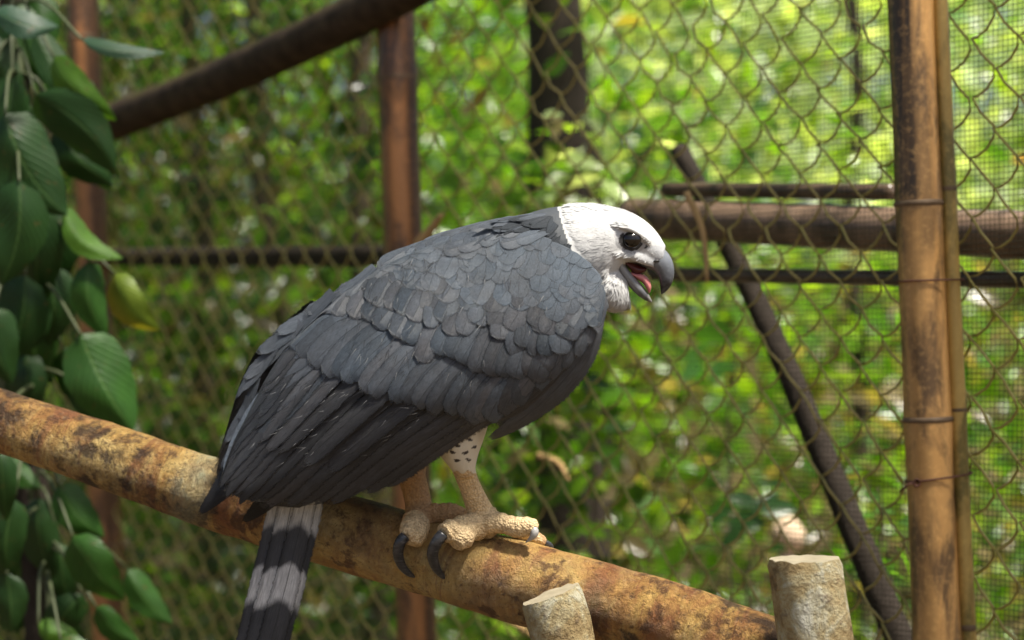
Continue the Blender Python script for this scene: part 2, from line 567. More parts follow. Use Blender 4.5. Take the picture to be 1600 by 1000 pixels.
# ------------------------------------------------------------------ ground
g = np.linspace(-1, 1, 61)
gx = np.sign(g) * np.abs(g) ** 2.2 * 300
XX, YY = np.meshgrid(gx, gx + 6)
ZZ = 0.05 * np.sin(XX * 0.7 + 1) * np.cos(YY * 0.5) * (np.hypot(XX, YY) > 5)
V = np.stack([XX, YY, ZZ], -1).reshape(-1, 3)
ii = np.arange(61 * 61).reshape(61, 61)
F = np.stack([ii[:-1, :-1], ii[:-1, 1:], ii[1:, 1:], ii[1:, :-1]], -1).reshape(-1, 4)
tag(build('ground', V, F, M['ground']), kind='structure')


# ------------------------------------------------------------------ fence, posts, rails
def fence_Y(X):           # the enclosure wall recedes from right (near) to left (far)
    return 3.02 + (0.62 - X) * 1.2


FD = Vector((-1, 1.2, 0)).normalized()
FN = Vector((-1.2, -1, 0)).normalized()      # towards the camera side


def fpt(px, py, off=0.0):
    """photo pixel -> point on the fence plane, moved off metres to the camera's side"""
    k = (px - 800) * K
    Y = (3.02 + 0.62 * 1.2) / (1 + 1.2 * k)
    p = Q(px, py, Y)
    Y2 = Y - off * 1.3
    return Q(px, py, Y2)


def bamboo(name, top, bot, r0, r1, nodes, mat, label, dark_mask=None, cat='post', ns=20, extra=()):
    top = Vector(top); bot = Vector(bot)
    root = empty(name, bot, label, cat)
    n = 60
    P = []; R = []
    for k in range(n):
        s = k / (n - 1)
        p = top.lerp(bot, s)
        r = r0 + (r1 - r0) * s
        for nd in nodes:
            dd = (s - nd) * (top - bot).length
            r *= 1 + 0.09 * math.exp(-(dd / 0.012) ** 2) + 0.03 * math.exp(-(dd / 0.05) ** 2)
        P.append(p); R.append(r)
    V, F = tube(P, R, ns, None, 0.0)
    C = np.zeros((len(V), 4)); C[:, 3] = 1
    if dark_mask is not None:
        for k in range(n):
            for j in range(ns):
                C[k * ns + j, 0] = dark_mask(k / (n - 1), math.cos(2 * math.pi * j / ns), V[k * ns + j])
    build('culm', V, F, mat, root, colr=C)
    for nd in nodes:
        p = top.lerp(bot, nd); ax = (bot - top).normalized()
        r = (r0 + (r1 - r0) * nd) * 1.10
        V, F = tube([p - ax * .005, p - ax * .002, p + ax * .002, p + ax * .005], [r * .93, r, r, r * .93], ns)
        build('node_ring', V, F, M['node'], root)
    return root


def to_ground(top, bot_vis, z=0.0):
    """extend the line top->bot_vis down to height z and a bit up"""
    top = Vector(top); b = Vector(bot_vis)
    d = b - top
    lo = top + d * ((z - top.z) / d.z)
    return lo


# right post (near)
a = fpt(1430, -40, .07)
b = Q(1466, 1040, a.y); a = Q(1420, -60, a.y)
lo = to_ground(a, b)
L = (a - lo).length
def node_at(py, A, LO):
    z = CAMZ - (py - 500) * K * A.y
    return (A.z - z) / (A.z - LO.z)
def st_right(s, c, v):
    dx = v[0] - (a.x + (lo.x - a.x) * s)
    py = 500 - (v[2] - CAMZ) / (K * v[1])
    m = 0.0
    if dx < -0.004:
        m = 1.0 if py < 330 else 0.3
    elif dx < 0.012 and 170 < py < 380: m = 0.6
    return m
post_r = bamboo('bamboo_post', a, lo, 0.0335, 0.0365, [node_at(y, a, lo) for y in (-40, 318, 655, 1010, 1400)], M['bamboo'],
                'thick tan bamboo post with dark stains and wire ties, nearest on the right', st_right)
# its wire ties
def tie(parent, py0, py1, A, LO, r, knot=False, name='wire_tie'):
    pts = []
    z0 = CAMZ - (py0 - 500) * K * A.y; z1 = CAMZ - (py1 - 500) * K * A.y
    for k in range(25):
        th = 2 * math.pi * k / 24
        f = (math.cos(th) + 1) / 2
        z = z0 + (z1 - z0) * f
        s = (A.z - z) / (A.z - LO.z)
        c = A.lerp(LO, s)
        pts.append(Vector((c.x + 0.012 * f + r * math.cos(th) * (1.0 + 0.34 * f), c.y - r * math.sin(th), z)))
    parts = [tube(pts, 0.0016, 6)]
    if knot:
        s = (A.z - z0) / (A.z - LO.z); c = A.lerp(LO, s)
        q = Vector((c.x - r * .72, c.y - r * .75, z0))
        parts.append(tube([q + Vector((math.cos(t) * .004, -.003, math.sin(t) * .005)) for t in np.linspace(0, 9, 18)], 0.0018, 6))
        parts.append(tube([q, q + Vector((-.012, -.002, -.002)), q + Vector((-.022, 0.01, -.014))], 0.0016, 6))
    V, F = merge(parts)
    build(name, V, F, M['rust'], parent)
tie(post_r, 440, 437, a, lo, 0.037)
tie(post_r, 752, 738, a, lo, 0.037, True)
# thin strip of bamboo lashed along its right side
a2 = Q(1466, -60, a.y - .006); b2 = Q(1515, 1040, a.y - .006)
lo2 = to_ground(a2, b2)
bamboo('bamboo_strip', a2, lo2, 0.0118, 0.0118, [node_at(y, a2, lo2) for y in (295, 640, 980)], M['bamboo_green'],
       'thin greenish bamboo strip lashed along the right side of the thick tan post', cat='pole', ns=12)
# middle post
Ym = fpt(630, 100, .06).y
a = Q(615, -60, Ym); b = Q(650, 960, Ym); lo = to_ground(a, b)
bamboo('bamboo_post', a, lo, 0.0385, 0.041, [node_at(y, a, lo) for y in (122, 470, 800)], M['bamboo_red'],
       'glossy red brown bamboo post rising behind the back of the eagle', lambda s, c, v: 0.9 if v[0] > a.x + (lo.x - a.x) * s + .016 else (0.4 if v[0] < a.x + (lo.x - a.x) * s - .02 else 0))  # darker along the right side and the left edge
# left post
Yl = fpt(140, 300, .06).y
a = Q(127, -60, Yl); b = Q(168, 900, Yl); lo = to_ground(a, b)
bamboo('bamboo_post', a, lo, 0.042, 0.044, [node_at(y, a, lo) for y in (60, 520, 850)], M['bamboo_red'],
       'dark red brown bamboo post behind the large leaves at the left edge', lambda s, c, v: 0.8 if v[0] > a.x + (lo.x - a.x) * s + .01 else 0)  # darker along the right side

# rails behind the netting
def rail(name, p0, p1, r, mat, label, nodes=(), off=-.07, ext=0.0):
    A = fpt(*p0, off); B = fpt(*p1, off)
    d = (B - A)
    A = A - d * ext
    V, F = tube([A.lerp(B, s) for s in np.linspace(0, 1, 50)],
                [r * (1 + sum(0.08 * math.exp(-((s - q) * d.length / .015) ** 2) for q in nodes)) for s in np.linspace(0, 1, 50)], 16)
    o = put(name, mesh_data(name, V, F, mat, colr=np.tile([0, 0, 0, 1.0], (len(V), 1))))
    tag(o, label, 'rail')
    return o
rail('bamboo_rail', (1760, 375), (985, 340), 0.036, M['bamboo_rail'], 'thick brown bamboo rail behind the netting at the height of the eagle head', (0.2, 0.55, .9))
rail('bamboo_rail', (1395, 300), (1040, 296), 0.013, M['bamboo_dark'], 'thin dark upper rail just above the thick rail right of the eagle head')
rail('bamboo_rail', (1760, 440), (1010, 428), 0.0125, M['bamboo_dark'], 'thin dark lower rail level with the beak, under the thick rail')
rail('bamboo_rail', (1000, 398), (120, 402), 0.023, M['trunk'], 'long dark rail behind the netting to the left of the eagle back', (0.3, 0.7))

# dark slanting brace on the right
A = fpt(1060, 232, -.16); B = fpt(1430, 1030, -.12)
d = B - A
B2 = A + d * ((0 - A.z) / d.z)
pts = [A.lerp(B2, s) + Vector((0.012 * math.sin(9 * s), 0, 0.0)) for s in np.linspace(0, 1, 14)]
V, F = tube(pts, list(np.linspace(0.017, 0.034, 14)), 12, 40, 0.03, 3)
o = put('branch_brace', mesh_data('branch_brace', V, F, M['trunk']))
tag(o, 'dark crooked branch slanting down behind the netting right of the eagle', 'branch')

# beam upper left
A = Q(172, 192, Yl - .12); B = Q(610, -12, Ym - .08)
mid = [A.lerp(B, s) for s in np.linspace(0, 1.25, 10)]
for k, p in enumerate(mid): p.z -= 0.018 * math.sin(k / 9 * math.pi)
V, F = tube(mid, [.047, .046, .044, .045, .044, .043, .044, .043, .042, .04], 18, 50, 0.012, 5)
o = put('wooden_beam', mesh_data('wooden_beam', V, F, M['beam']))
tag(o, 'mossy dark brown beam slanting up to the middle bamboo post at top left', 'beam')

# chain link fence, every wire a zigzag strand of its own
fence = empty('chain_link_fence', (0.95, fence_Y(0.95), 0), 'olive coated chain link fence with net behind the eagle', 'fence')
CW, CH, ZT = 0.042, 0.088, 2.75
def zigzag(seed):
    r_ = np.random.default_rng(seed)
    pts = []
    n = int(ZT / CH)
    for k in range(n):
        z = ZT - k * CH
        jl = r_.normal(0, .0034, 3)
        # straight limb from left peak down to right peak, slightly proud
        pts.append(np.array([CW + jl[0], 0.004, z]))
        pts.append(np.array([CW * .5, 0.008, z - CH * .25 + jl[1]]))
        pts.append(np.array([0 + jl[2], 0.004, z - CH * .5]))
        # sagging return limb
        pts.append(np.array([CW * .14, -0.003, z - CH * .67]))
        pts.append(np.array([CW * .45, -0.004, z - CH * .86]))
        pts.append(np.array([CW * .80, -0.001, z - CH * .975]))
    P = np.array(pts)
    W = [Vector((FD.x * p[0] + FN.x * p[1], FD.y * p[0] + FN.y * p[1], p[2])) for p in P]
    V, F = tube(W, 0.0021, 5)
    return mesh_data('wire', V, F, M['wire'])
zz = [zigzag(s) for s in range(4)]
NW = 110
for k in range(NW):
    base = Vector((0.95, fence_Y(0.95), 0)) + FD * (CW * k)
    base.z = -(CH / 2) * (k % 2) + random.uniform(-.002, .002)
    put('wire', zz[random.randrange(4)], fence, base)

# fine shade net hung right behind the wire
parts = []
S0, S1, ZN = -0.05, 4.55, 2.7
o0 = Vector((0.95, fence_Y(0.95), 0)) - FN * 0.02
Vn = []; Fn = []
def strip(P, r):
    base = len(Vn)
    for p in P:
        Vn.append(p + Vector((0, 0, 0)) + FD * r); Vn.append(p - FN * r); Vn.append(p - FD * r); Vn.append(p + FN * r)
    for k in range(len(P) - 1):
        for j in range(4):
            q = (j + 1) % 4
            Fn.append((base + 4 * k + j, base + 4 * k + q, base + 4 * k + 4 + q, base + 4 * k + 4 + j))
def hstrip(P, r):
    base = len(Vn)
    Z = Vector((0, 0, 1))
    for p in P:
        Vn.append(p + Z * r); Vn.append(p - FN * r); Vn.append(p - Z * r); Vn.append(p + FN * r)
    for k in range(len(P) - 1):
        for j in range(4):
            q = (j + 1) % 4
            Fn.append((base + 4 * k + j, base + 4 * k + q, base + 4 * k + 4 + q, base + 4 * k + 4 + j))
def sag(s, z):
    return 0.006 * math.sin(s * 5.1 + z * 2) + 0.004 * math.sin(z * 7 + s * 3)
NS = 0.0085
k = 0
s = S0
while s < S1:
    P = [o0 + FD * (s + 0.004 * math.sin(z * 4 + s * 9)) + FN * sag(s, z) + Vector((0, 0, z)) for z in np.linspace(0.02, ZN, 14)]
    strip(P, 0.0005); s += NS
z = 0.05
while z < ZN:
    P = [o0 + FD * s + FN * (sag(s, z) - .0012) + Vector((0, 0, z + 0.006 * math.sin(s * 3.3 + z))) for s in np.linspace(S0, S1, 26)]
    hstrip(P, 0.0005); z += NS
net = build('shade_net', [tuple(v) for v in Vn], Fn, M['net'], fence, smooth=False)
net['kind'] = 'stuff'

# ------------------------------------------------------------------ forest behind the fence
def leaves(pos, size, colr, flat=0.5, name='foliage', mat=None, parent=None, droop=0.3):
    n = len(pos)
    ax = rng.normal(size=(n, 3)); ax[:, 2] = ax[:, 2] * 0.5 - droop
    ax /= np.linalg.norm(ax, axis=1)[:, None]
    up = rng.normal(size=(n, 3)) * flat + np.array([0.1, -0.35, 1.0])
    sd_ = np.cross(ax, up); sd_ /= np.linalg.norm(sd_, axis=1)[:, None] + 1e-9
    nm = np.cross(sd_, ax)
    L_ = size[:, None] if np.ndim(size) else np.full((n, 1), size)
    w = 0.24 * L_ * rng.uniform(.8, 1.3, (n, 1))
    b = pos; t1 = pos + ax * L_ * 0.35; t2 = pos + ax * L_ * 0.7; tip = pos + ax * L_ - nm * L_ * .12
    V = np.stack([b, t1 + sd_ * w + nm * w * .3, t1, t1 - sd_ * w + nm * w * .3,
                  t2 + sd_ * w * .75 + nm * w * .2, t2 - nm * L_ * .03, t2 - sd_ * w * .75 + nm * w * .2, tip], 1)
    q = np.array([[0, 2, 1, 1], [0, 3, 2, 2], [1, 2, 5, 4], [2, 3, 6, 5], [4, 5, 7, 7], [5, 6, 7, 7]])
    tri = np.array([[0, 2, 1], [0, 3, 2], [1, 2, 5], [1, 5, 4], [2, 3, 6], [2, 6, 5], [4, 5, 7], [5, 6, 7]])
    F = (np.arange(n)[:, None, None] * 8 + tri[None]).reshape(-1, 3)
    C = np.repeat(colr[:, None, :], 8, 1).reshape(-1, 3)
    return build(name, V.reshape(-1, 3), F, mat or M['leaf'], parent, colr=C)


PAL = np.array([(0.115, 0.24, 0.012), (0.075, 0.19, 0.010), (0.16, 0.28, 0.015), (0.04, 0.10, 0.012), (0.20, 0.31, 0.025), (0.10, 0.19, 0.05)])
def leafcol(n, bright=1.0, yellow=0.01):
    c = PAL[rng.integers(0, len(PAL), n)] * rng.uniform(.7, 1.3, (n, 1)) * bright
    m = rng.random(n) < yellow
    c[m] = np.array([0.30, 0.24, 0.05]) * rng.uniform(.6, 1.2, (m.sum(), 1))
    m = rng.random(n) < yellow * 0.6
    c[m] = np.array([0.30, 0.17, 0.09]) * rng.uniform(.5, 1.2, (m.sum(), 1))
    return c


def tint(pos, c):
    """leaf colours: dry tan low on the right, painted shade at left, lime and painted brightness at upper right"""
    x = 800 + pos[:, 0] / (K * pos[:, 1]); y = 500 - (pos[:, 2] - CAMZ) / (K * pos[:, 1])
    n = len(c)
    dry = rng.random(n) < np.where((x > 950) & (y > 400), .36, np.where(x < 520, .10, .05))
    c[dry] = np.array([0.19, 0.15, 0.075]) * rng.uniform(.5, 1.4, (dry.sum(), 1))
    lime = (x > 850) & (y < 380) & (rng.random(n) < .75)
    c[lime] = np.array([0.29, 0.37, 0.15]) * rng.uniform(.5, 1.3, (lime.sum(), 1))
    pl = (x > 820) & (y < 420) & (rng.random(n) < .2)
    c[pl] = np.array([0.52, 0.60, 0.42]) * rng.uniform(.7, 1.2, (pl.sum(), 1))  # pale leaves stand in for sky holes and highlights
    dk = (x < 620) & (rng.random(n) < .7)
    c[dk] *= .33  # deep shade at the left put into the leaf colour
    return c


def clumps(n_cl, per, box, spread, dens=None):
    """clumped points inside box ((x0,x1),(y0,y1),(z0,z1))"""
    lo_ = np.array([b[0] for b in box]); hi_ = np.array([b[1] for b in box])
    c = rng.uniform(lo_, hi_, (n_cl, 3))
    if dens is not None:
        c = c[np.array([rng.random() < dens(p) for p in c])]
    p = np.repeat(c, per, 0) + rng.normal(0, spread, (len(c) * per, 3)) * np.array([1, 1, .8])
    p[:, 2] = np.maximum(p[:, 2], 0.05)
    return p


def px_of(p):
    return 800 + p[0] / (K * p[1]), 500 - (p[2] - CAMZ) / (K * p[1])


def dens_far(p):
    x, y = px_of(p)
    if p[2] > 3.7 + (p[1] - 9) * .13: return 0.0
    if y < 330 and 880 < x < 1700: return 0.85          # lighter, gappier wood at upper right
    if y < 200: return 0.8
    return 0.9


pos = clumps(2300, 20, ((-5.6, 5.6), (8.8, 17), (0.0, 6.4)), 0.26, dens_far)
p2 = clumps(700, 16, ((-8, 8), (17, 21), (0.3, 5.6)), 0.4)
pos = np.concatenate([pos, p2])
o = leaves(pos, np.concatenate([rng.uniform(.10, .21, len(pos) - len(p2)), rng.uniform(.22, .4, len(p2))]), tint(pos, leafcol(len(pos), 1.2)), name='forest_foliage')
tag(o, 'bright blurred mass of forest leaves filling the background', 'foliage', kind='stuff')


def near_ok(p):
    x, y = px_of(p)
    if x < -150 or x > 1750: return 0.3
    if y > 560: return 0.85 if x < 900 else 0.55
    if x > 880 and y < 280: return 0.12
    return 0.42


pos = clumps(900, 22, ((-2.6, 2.6), (6.0, 9.0), (0.0, 3.1)), 0.16, near_ok)
q_ = np.array([tuple(Q(x_, y_, Y_)) for x_, y_, Y_ in zip(rng.uniform(790, 980, 75), rng.uniform(240, 1000, 75), rng.uniform(4.9, 5.4, 75))])
pos = np.concatenate([pos, np.repeat(q_, 9, 0) + rng.normal(0, .07, (75 * 9, 3))])
o = leaves(pos, rng.uniform(.06, .13, len(pos)), tint(pos, leafcol(len(pos), .95, .012)), name='forest_undergrowth')
tag(o, 'blurred green undergrowth just beyond the fence netting', 'undergrowth', kind='stuff')


def tree(px0, px1, Y, r, label, mat, crown=260, hgt=5.2, twigs=5, lean=0.0, cz=3.6, rr=1.0):
    top = Q(px0, -60, Y); bot = Q(px1, 1000, Y)
    lo = to_ground(top, bot, -0.05)
    d = (top - lo)
    up_ = lo + d * (hgt / d.z)
    root = empty('forest_tree', lo, label, 'tree')
    pts = [lo.lerp(up_, s) + Vector((random.uniform(-1, 1) * .03, 0, 0)) for s in np.linspace(0, 1, 9)]
    V, F = tube(pts, [r * (1.25 - .75 * s) for s in np.linspace(0, 1, 9)], 12, 36, 0.03, int(px0) % 97)
    trunk = build('trunk', V, F, mat, root)
    tips = []
    for k in range(twigs):
        s = random.uniform(.55, .95)
        p = lo.lerp(up_, s)
        an = random.uniform(0, 6.28)
        q = p + Vector((math.cos(an) * rr * .8, math.sin(an) * rr * .6, random.uniform(.2, .7)))
        V, F = tube([p, p.lerp(q, .5) + Vector((0, 0, .1)), q], [r * .35, r * .22, r * .06], 7, 10)
        build('limb', V, F, mat, root)
        tips += [q, p.lerp(q, .65)]
    tips.append(up_)
    c = np.array([tuple(q) for q in tips])
    pos = c[rng.integers(0, len(c), crown * 4)] + rng.normal(0, .26, (crown * 4, 3))
    leaves(pos, rng.uniform(.07, .13, len(pos)), leafcol(len(pos), 1.1), name='crown', parent=root)
    return root


tree(860, 888, 5.7, 0.095, 'stout dark tree trunk above the eagle, right of the middle bamboo post', M['trunk'], hgt=4.6)
tree(395, 470, 8.4, 0.045, 'thin leaning tree behind the netting left of the middle bamboo post', M['trunk2'], 200)
tree(300, 345, 9.2, 0.05, 'slender brown tree trunk behind the slanting beam', M['trunk2'], 200)
tree(560, 585, 8.0, 0.05, 'slim dark trunk close to the left side of the middle bamboo post', M['trunk2'], 180)
tree(1330, 1345, 8.8, 0.035, 'thin dark stem just left of the thick tan bamboo post', M['trunk'], 160)
tree(905, 945, 6.6, 0.06, 'dim trunk low behind the breast of the eagle', M['trunk'], 120, hgt=2.2, twigs=3, rr=.5)
tree(70, 95, 8.0, 0.07, 'brown tree trunk at the far left behind the vine leaves', M['trunk2'], 180)

# unseen broad tree added beside the viewpoint so its crown shades the perch
sh = empty('added_shade_tree', (2.9, -0.9, 0), 'unseen leafy tree added outside the picture to shade the perch', 'tree')
top_ = Vector((2.2, 0.6, 5.2))
V, F = tube([Vector((2.9, -.9, -.1)), Vector((2.8, -.6, 2)), Vector((2.5, 0, 3.8)), top_], [.16, .13, .10, .05], 12, 24, .03, 8)
build('trunk', V, F, M['trunk2'], sh)
for q in [(0.2, 1.8, 5.4), (1.2, 2.6, 5.6), (2.6, 2.2, 5.5), (3.4, .8, 5.6), (0.6, 0.4, 5.5), (-.6, 3.0, 5.3)]:
    V, F = tube([Vector((2.5, 0, 3.8)), Vector((2.5, 0, 3.8)).lerp(Vector(q), .5) + Vector((0, 0, .25)), Vector(q)], [.06, .04, .012], 8, 12)
    build('limb', V, F, M['trunk2'], sh)
c = np.stack([rng.uniform(-2.2, 3.8, 250), rng.uniform(-.6, 4.2, 250), rng.uniform(5.0, 6.3, 250)], -1)
pos = np.repeat(c, 11, 0) + rng.normal(0, .2, (250 * 11, 3))
leaves(pos, rng.uniform(.09, .16, len(pos)), leafcol(len(pos), .9), name='crown', parent=sh)

# ------------------------------------------------------------------ climbing plant at the left edge
YV = 3.55
lo = Q(62, 1040, YV + .12); up_ = Q(0, -60, YV + .12)
d = up_ - lo
gr = lo - d * (lo.z / d.z)
root = empty('host_tree', gr, 'dark slim tree trunk at the left edge carrying the big leaved vine', 'tree')
pts = [gr.lerp(up_, s) + Vector((random.uniform(-1, 1) * .012, 0, 0)) for s in np.linspace(0, 1.1, 12)]
V, F = tube(pts, list(np.linspace(.040, .030, 12)), 12, 50, .04, 11)
build('trunk', V, F, M['trunk'], root)
c = [up_ + Vector((random.uniform(-.6, .1), random.uniform(-.1, .5), random.uniform(.5, .9))) for _ in range(8)]
pos = np.array([tuple(p) for p in c])[rng.integers(0, 8, 220)] + rng.normal(0, .16, (220, 3))
leaves(pos, rng.uniform(.07, .12, 220), leafcol(220, .9), name='crown', parent=root)

vine = empty('climbing_vine', gr + Vector((.05, -.1, 0)), 'climbing vine with large dark glossy leaves at the left edge', 'vine')
LEAVES = [  # base, tip, width, depth, tilt, bow, colour
    ((8, 178), (104, 338), 112, 3.42, .25, .10, 'd'), ((55, 148), (182, 272), 84, 3.50, -.3, -.12, 'd'),
    ((30, 282), (2, 446), 96, 3.34, .2, -.10, 'd'), ((74, 318), (62, 484), 92, 3.52, -.25, .08, 'd'),
    ((100, 326), (192, 404), 44, 3.46, .5, .22, 'l'), ((140, 408), (168, 530), 58, 3.48, .3, .15, 'm'),
    ((180, 428), (250, 516), 60, 3.56, -.2, .16, 'y'), ((126, 522), (208, 676), 112, 3.44, .3, .04, 'm'),
    ((55, 50), (168, 184), 56, 3.56, .4, .10, 'd'), ((128, 62), (258, 82), 26, 3.40, .5, .08, 'b'),
    ((-6, 18), (92, 42), 48, 3.36, .4, .12, 'b'), ((84, 88), (182, 188), 54, 3.50, -.3, .1, 'l'),
    ((92, 758), (162, 840), 66, 3.50, .2, .1, 'm'), ((114, 838), (194, 938), 76, 3.46, -.2, .06, 'm'),
    ((22, 780), (14, 908), 66, 3.40, .2, .08, 'd'), ((10, 896), (16, 990), 58, 3.42, -.2, -.06, 'd'),
    ((8, 716), (64, 762), 40, 3.55, .3, .1, 'm'), ((60, 976), (122, 992), 40, 3.5, .3, .1, 'l'),
    ((150, 948), (222, 1010), 44, 3.52, -.2, .1, 'm'), ((0, 700), (10, 815), 50, 3.36, .1, 0, 'd'),
    ((40, 430), (2, 575), 86, 3.50, .1, -.1, 'd'), ((60, 460), (20, 560), 60, 3.56, .1, -.1, 'd'),
    ((-10, 480), (18, 600), 80, 3.44, .2, .1, 'd'), ((95, 1000), (175, 1040), 50, 3.44, .2, .1, 'm'),
    ((20, 120), (-20, 240), 70, 3.55, .2, -.1, 'd'), ((90, 195), (176, 290), 70, 3.60, .2, .1, 'd'),
    ((165, 660), (215, 720), 30, 3.6, .2, .1, 'l'), ((-20, 60), (40, 150), 60, 3.6, .2, .1, 'd'),
    ((130, 930), (70, 1020), 60, 3.58, .2, .1, 'd'), ((200, 890), (270, 975), 50, 3.75, .3, .1, 'm'),
]
LC = {'d': (0.016, 0.048, 0.010), 'm': (0.028, 0.085, 0.012), 'l': (0.075, 0.17, 0.015), 'y': (0.16, 0.22, 0.02), 'b': (0.03, 0.07, 0.045)}


def big_leaf(base, tip, w, Y, tilt, bow, ck):
    n, m = 14, 9
    b = np.array(base, float); t = np.array(tip, float)
    L_ = np.linalg.norm(t - b); ax = (t - b) / L_; nr = np.array([-ax[1], ax[0]])
    V = []; UVs = []; C = []
    ph = random.uniform(0, 6)
    for i in range(n):
        s = i / (n - 1)
        prof = max(.015, (s ** .5) * ((1 - s) ** .85) / .4337)
        c = b + ax * L_ * s + nr * bow * L_ * math.sin(math.pi * s) * .8
        for j in range(m):
            q = (j / (m - 1) - .5) * 2
            hw = w * .50 * prof * (1 + .035 * math.sin(9 * s * 3 + ph + (0 if q < 0 else 2)))
            p = c + nr * q * hw
            dz = (-abs(q) ** 1.3 * hw * .38 + q * hw * tilt          # folded along the midrib, tilted
                  - (0.25 + .5 * math.sin(ph) ** 2) * L_ * (s - .35) ** 2 + .07 * hw * math.sin(6 * s + 3 * q + ph) + .05 * hw * math.sin(10 * s + ph) * abs(q))
            V.append(Q(p[0], p[1], Y - dz * K * Y)); UVs.append((j / (m - 1), s))
            cc = np.array(LC[ck]) * (0.9 + .25 * random.random())
            if ck == 'y': cc = cc * (1 - .6 * max(0, q)) + np.array([0.38, 0.22, 0.03]) * .6 * max(0, q)
            C.append(cc)
    F = [(i * m + j, i * m + j + 1, (i + 1) * m + j + 1, (i + 1) * m + j) for i in range(n - 1) for j in range(m - 1)]
    lab = {'y': 'yellowing leaf', 'l': 'light green leaf'}.get(ck)
    o = build('leaf', [tuple(v) for v in V], F, M['big_leaf'], vine, uv=UVs, colr=C)
    if lab: o['label'] = lab


for k in range(26):
    x0, y0 = random.uniform(-25, 105), (random.uniform(-20, 560) if k < 17 else random.uniform(690, 980))
    L0 = random.uniform(90, 165); an = math.radians(random.uniform(50, 125))
    LEAVES.append(((x0, y0), (x0 + L0 * math.cos(an), y0 + L0 * math.sin(an)), L0 * random.uniform(.5, .68), random.uniform(3.58, 3.72), random.uniform(-.4, .4), random.uniform(-.12, .12), random.choice('ddm')))
stems = []
for L_ in LEAVES:
    big_leaf(*L_)
    b = Q(*L_[0], L_[3])
    f = (b.z + .10 - gr.z) / (up_.z - gr.z)
    on = gr.lerp(up_, max(0.02, min(1.05, f))) + Vector((.03, -.03, 0))
    stems.append(tube([on, on.lerp(b, .5) + Vector((0, -.02, .03)), b], [.004, .0032, .0025], 6, 10))
vp = [gr.lerp(up_, s) + Vector((.034 * math.cos(s * 14), -.036 + .01 * math.sin(s * 14), 0)) for s in np.linspace(0, 1.03, 30)]
stems.append(tube(vp, .009, 8))
V, F = merge(stems)
build('stem', V, F, plain('vine_stem', (0.06, 0.075, 0.03), .6), vine)

# a few leafy sprigs and dead sticks just behind and in front of the net
def sprig(px, py, Y, n, size, label, colr=(0.085, 0.20, 0.02)):
    r = empty('leafy_sprig', Q(px, py, Y), label, 'plant')
    p0 = Q(px, py + 190, Y)
    pts = [Q(px, py - 10, Y), Q(px + 8, py + 50, Y), Q(px - 4, py + 120, Y), p0, Vector((p0.x, p0.y, 0))]
    V, F = tube(pts, [.002, .003, .003, .004, .005], 6, 20)
    build('stem', V, F, M['trunk2'], r)
    for k in range(n):
        a_ = random.uniform(0, 6.28)
        q = np.array([tuple(Q(px + random.gauss(0, 26), py + random.gauss(0, 30), Y + random.gauss(0, .04)))])
        leaves(q, np.array([size * random.uniform(.7, 1.2)]), np.array([colr]) * random.uniform(.7, 1.3), name='leaf', parent=r)
sprig(1385, 870, 3.35, 14, .05, 'small bright leafy sprig at the foot of the thick tan post')
sprig(1372, 770, 3.9, 9, .05, 'few bright leaves behind the netting beside the slanting dark branch')
sprig(1170, 800, 4.6, 14, .10, 'dark broad leaved shoot behind the netting low on the right', (0.03, 0.085, 0.02))
sprig(1140, 540, 5.2, 5, .15, 'big green leaf cluster behind the netting right of the breast', (0.05, 0.15, 0.02))
sprig(930, 590, 5.4, 8, .13, 'bright green leaf cluster just right of the folded wing', (0.10, 0.22, 0.02))
sprig(820, 720, 5.2, 12, .09, 'bright green leaf cluster right of the feathered thigh', (0.09, 0.22, 0.02))

def stick(p0, p1, r, label):
    V, F = tube([p0, p0.lerp(p1, .5) + Vector((.01, 0, .01)), p1], [r, r * .9, r * .5], 8, 12)
    tag(put('dry_stick', mesh_data('dry_stick', V, F, M['stick'])), label, 'stick')
stick(Q(650, 385, Ym - .06), Q(690, 335, Ym - .1), .010, 'pale dry stick beside the red brown post above the eagle back')
stick(fpt(840, 712, -.3), fpt(888, 750, -.3), .008, 'short dry brown stick behind the netting right of the foot')
stick(fpt(1072, 300, .03), fpt(1105, 440, .03), .006, 'thin dry vine hanging on the netting right of the beak')
stick(fpt(690, 930, -.5), fpt(860, 1010, -.5), .012, 'dry stick lying low behind the perch log')

# pale cut branch end standing for a bright sunlit patch beyond the fence
bm_v, bm_f = tube([Q(1228, 862, 5.0), Q(1230, 848, 5.0), Q(1230, 826, 5.0), Q(1232, 806, 5.0)], [.02, .04, .042, .012], 9, 12, .08, 4)
o = build('cut_branch', *merge([(bm_v, bm_f), tube([Q(1228, 862, 5.0), Vector((Q(1228, 862, 5.0).x, 5.0, 0))], [.02, .03], 8)]), plain('pale_cut_wood', (0.75, 0.55, 0.38), .8))
tag(o, 'pale cut branch end lit behind the netting above the right cut post', 'branch')

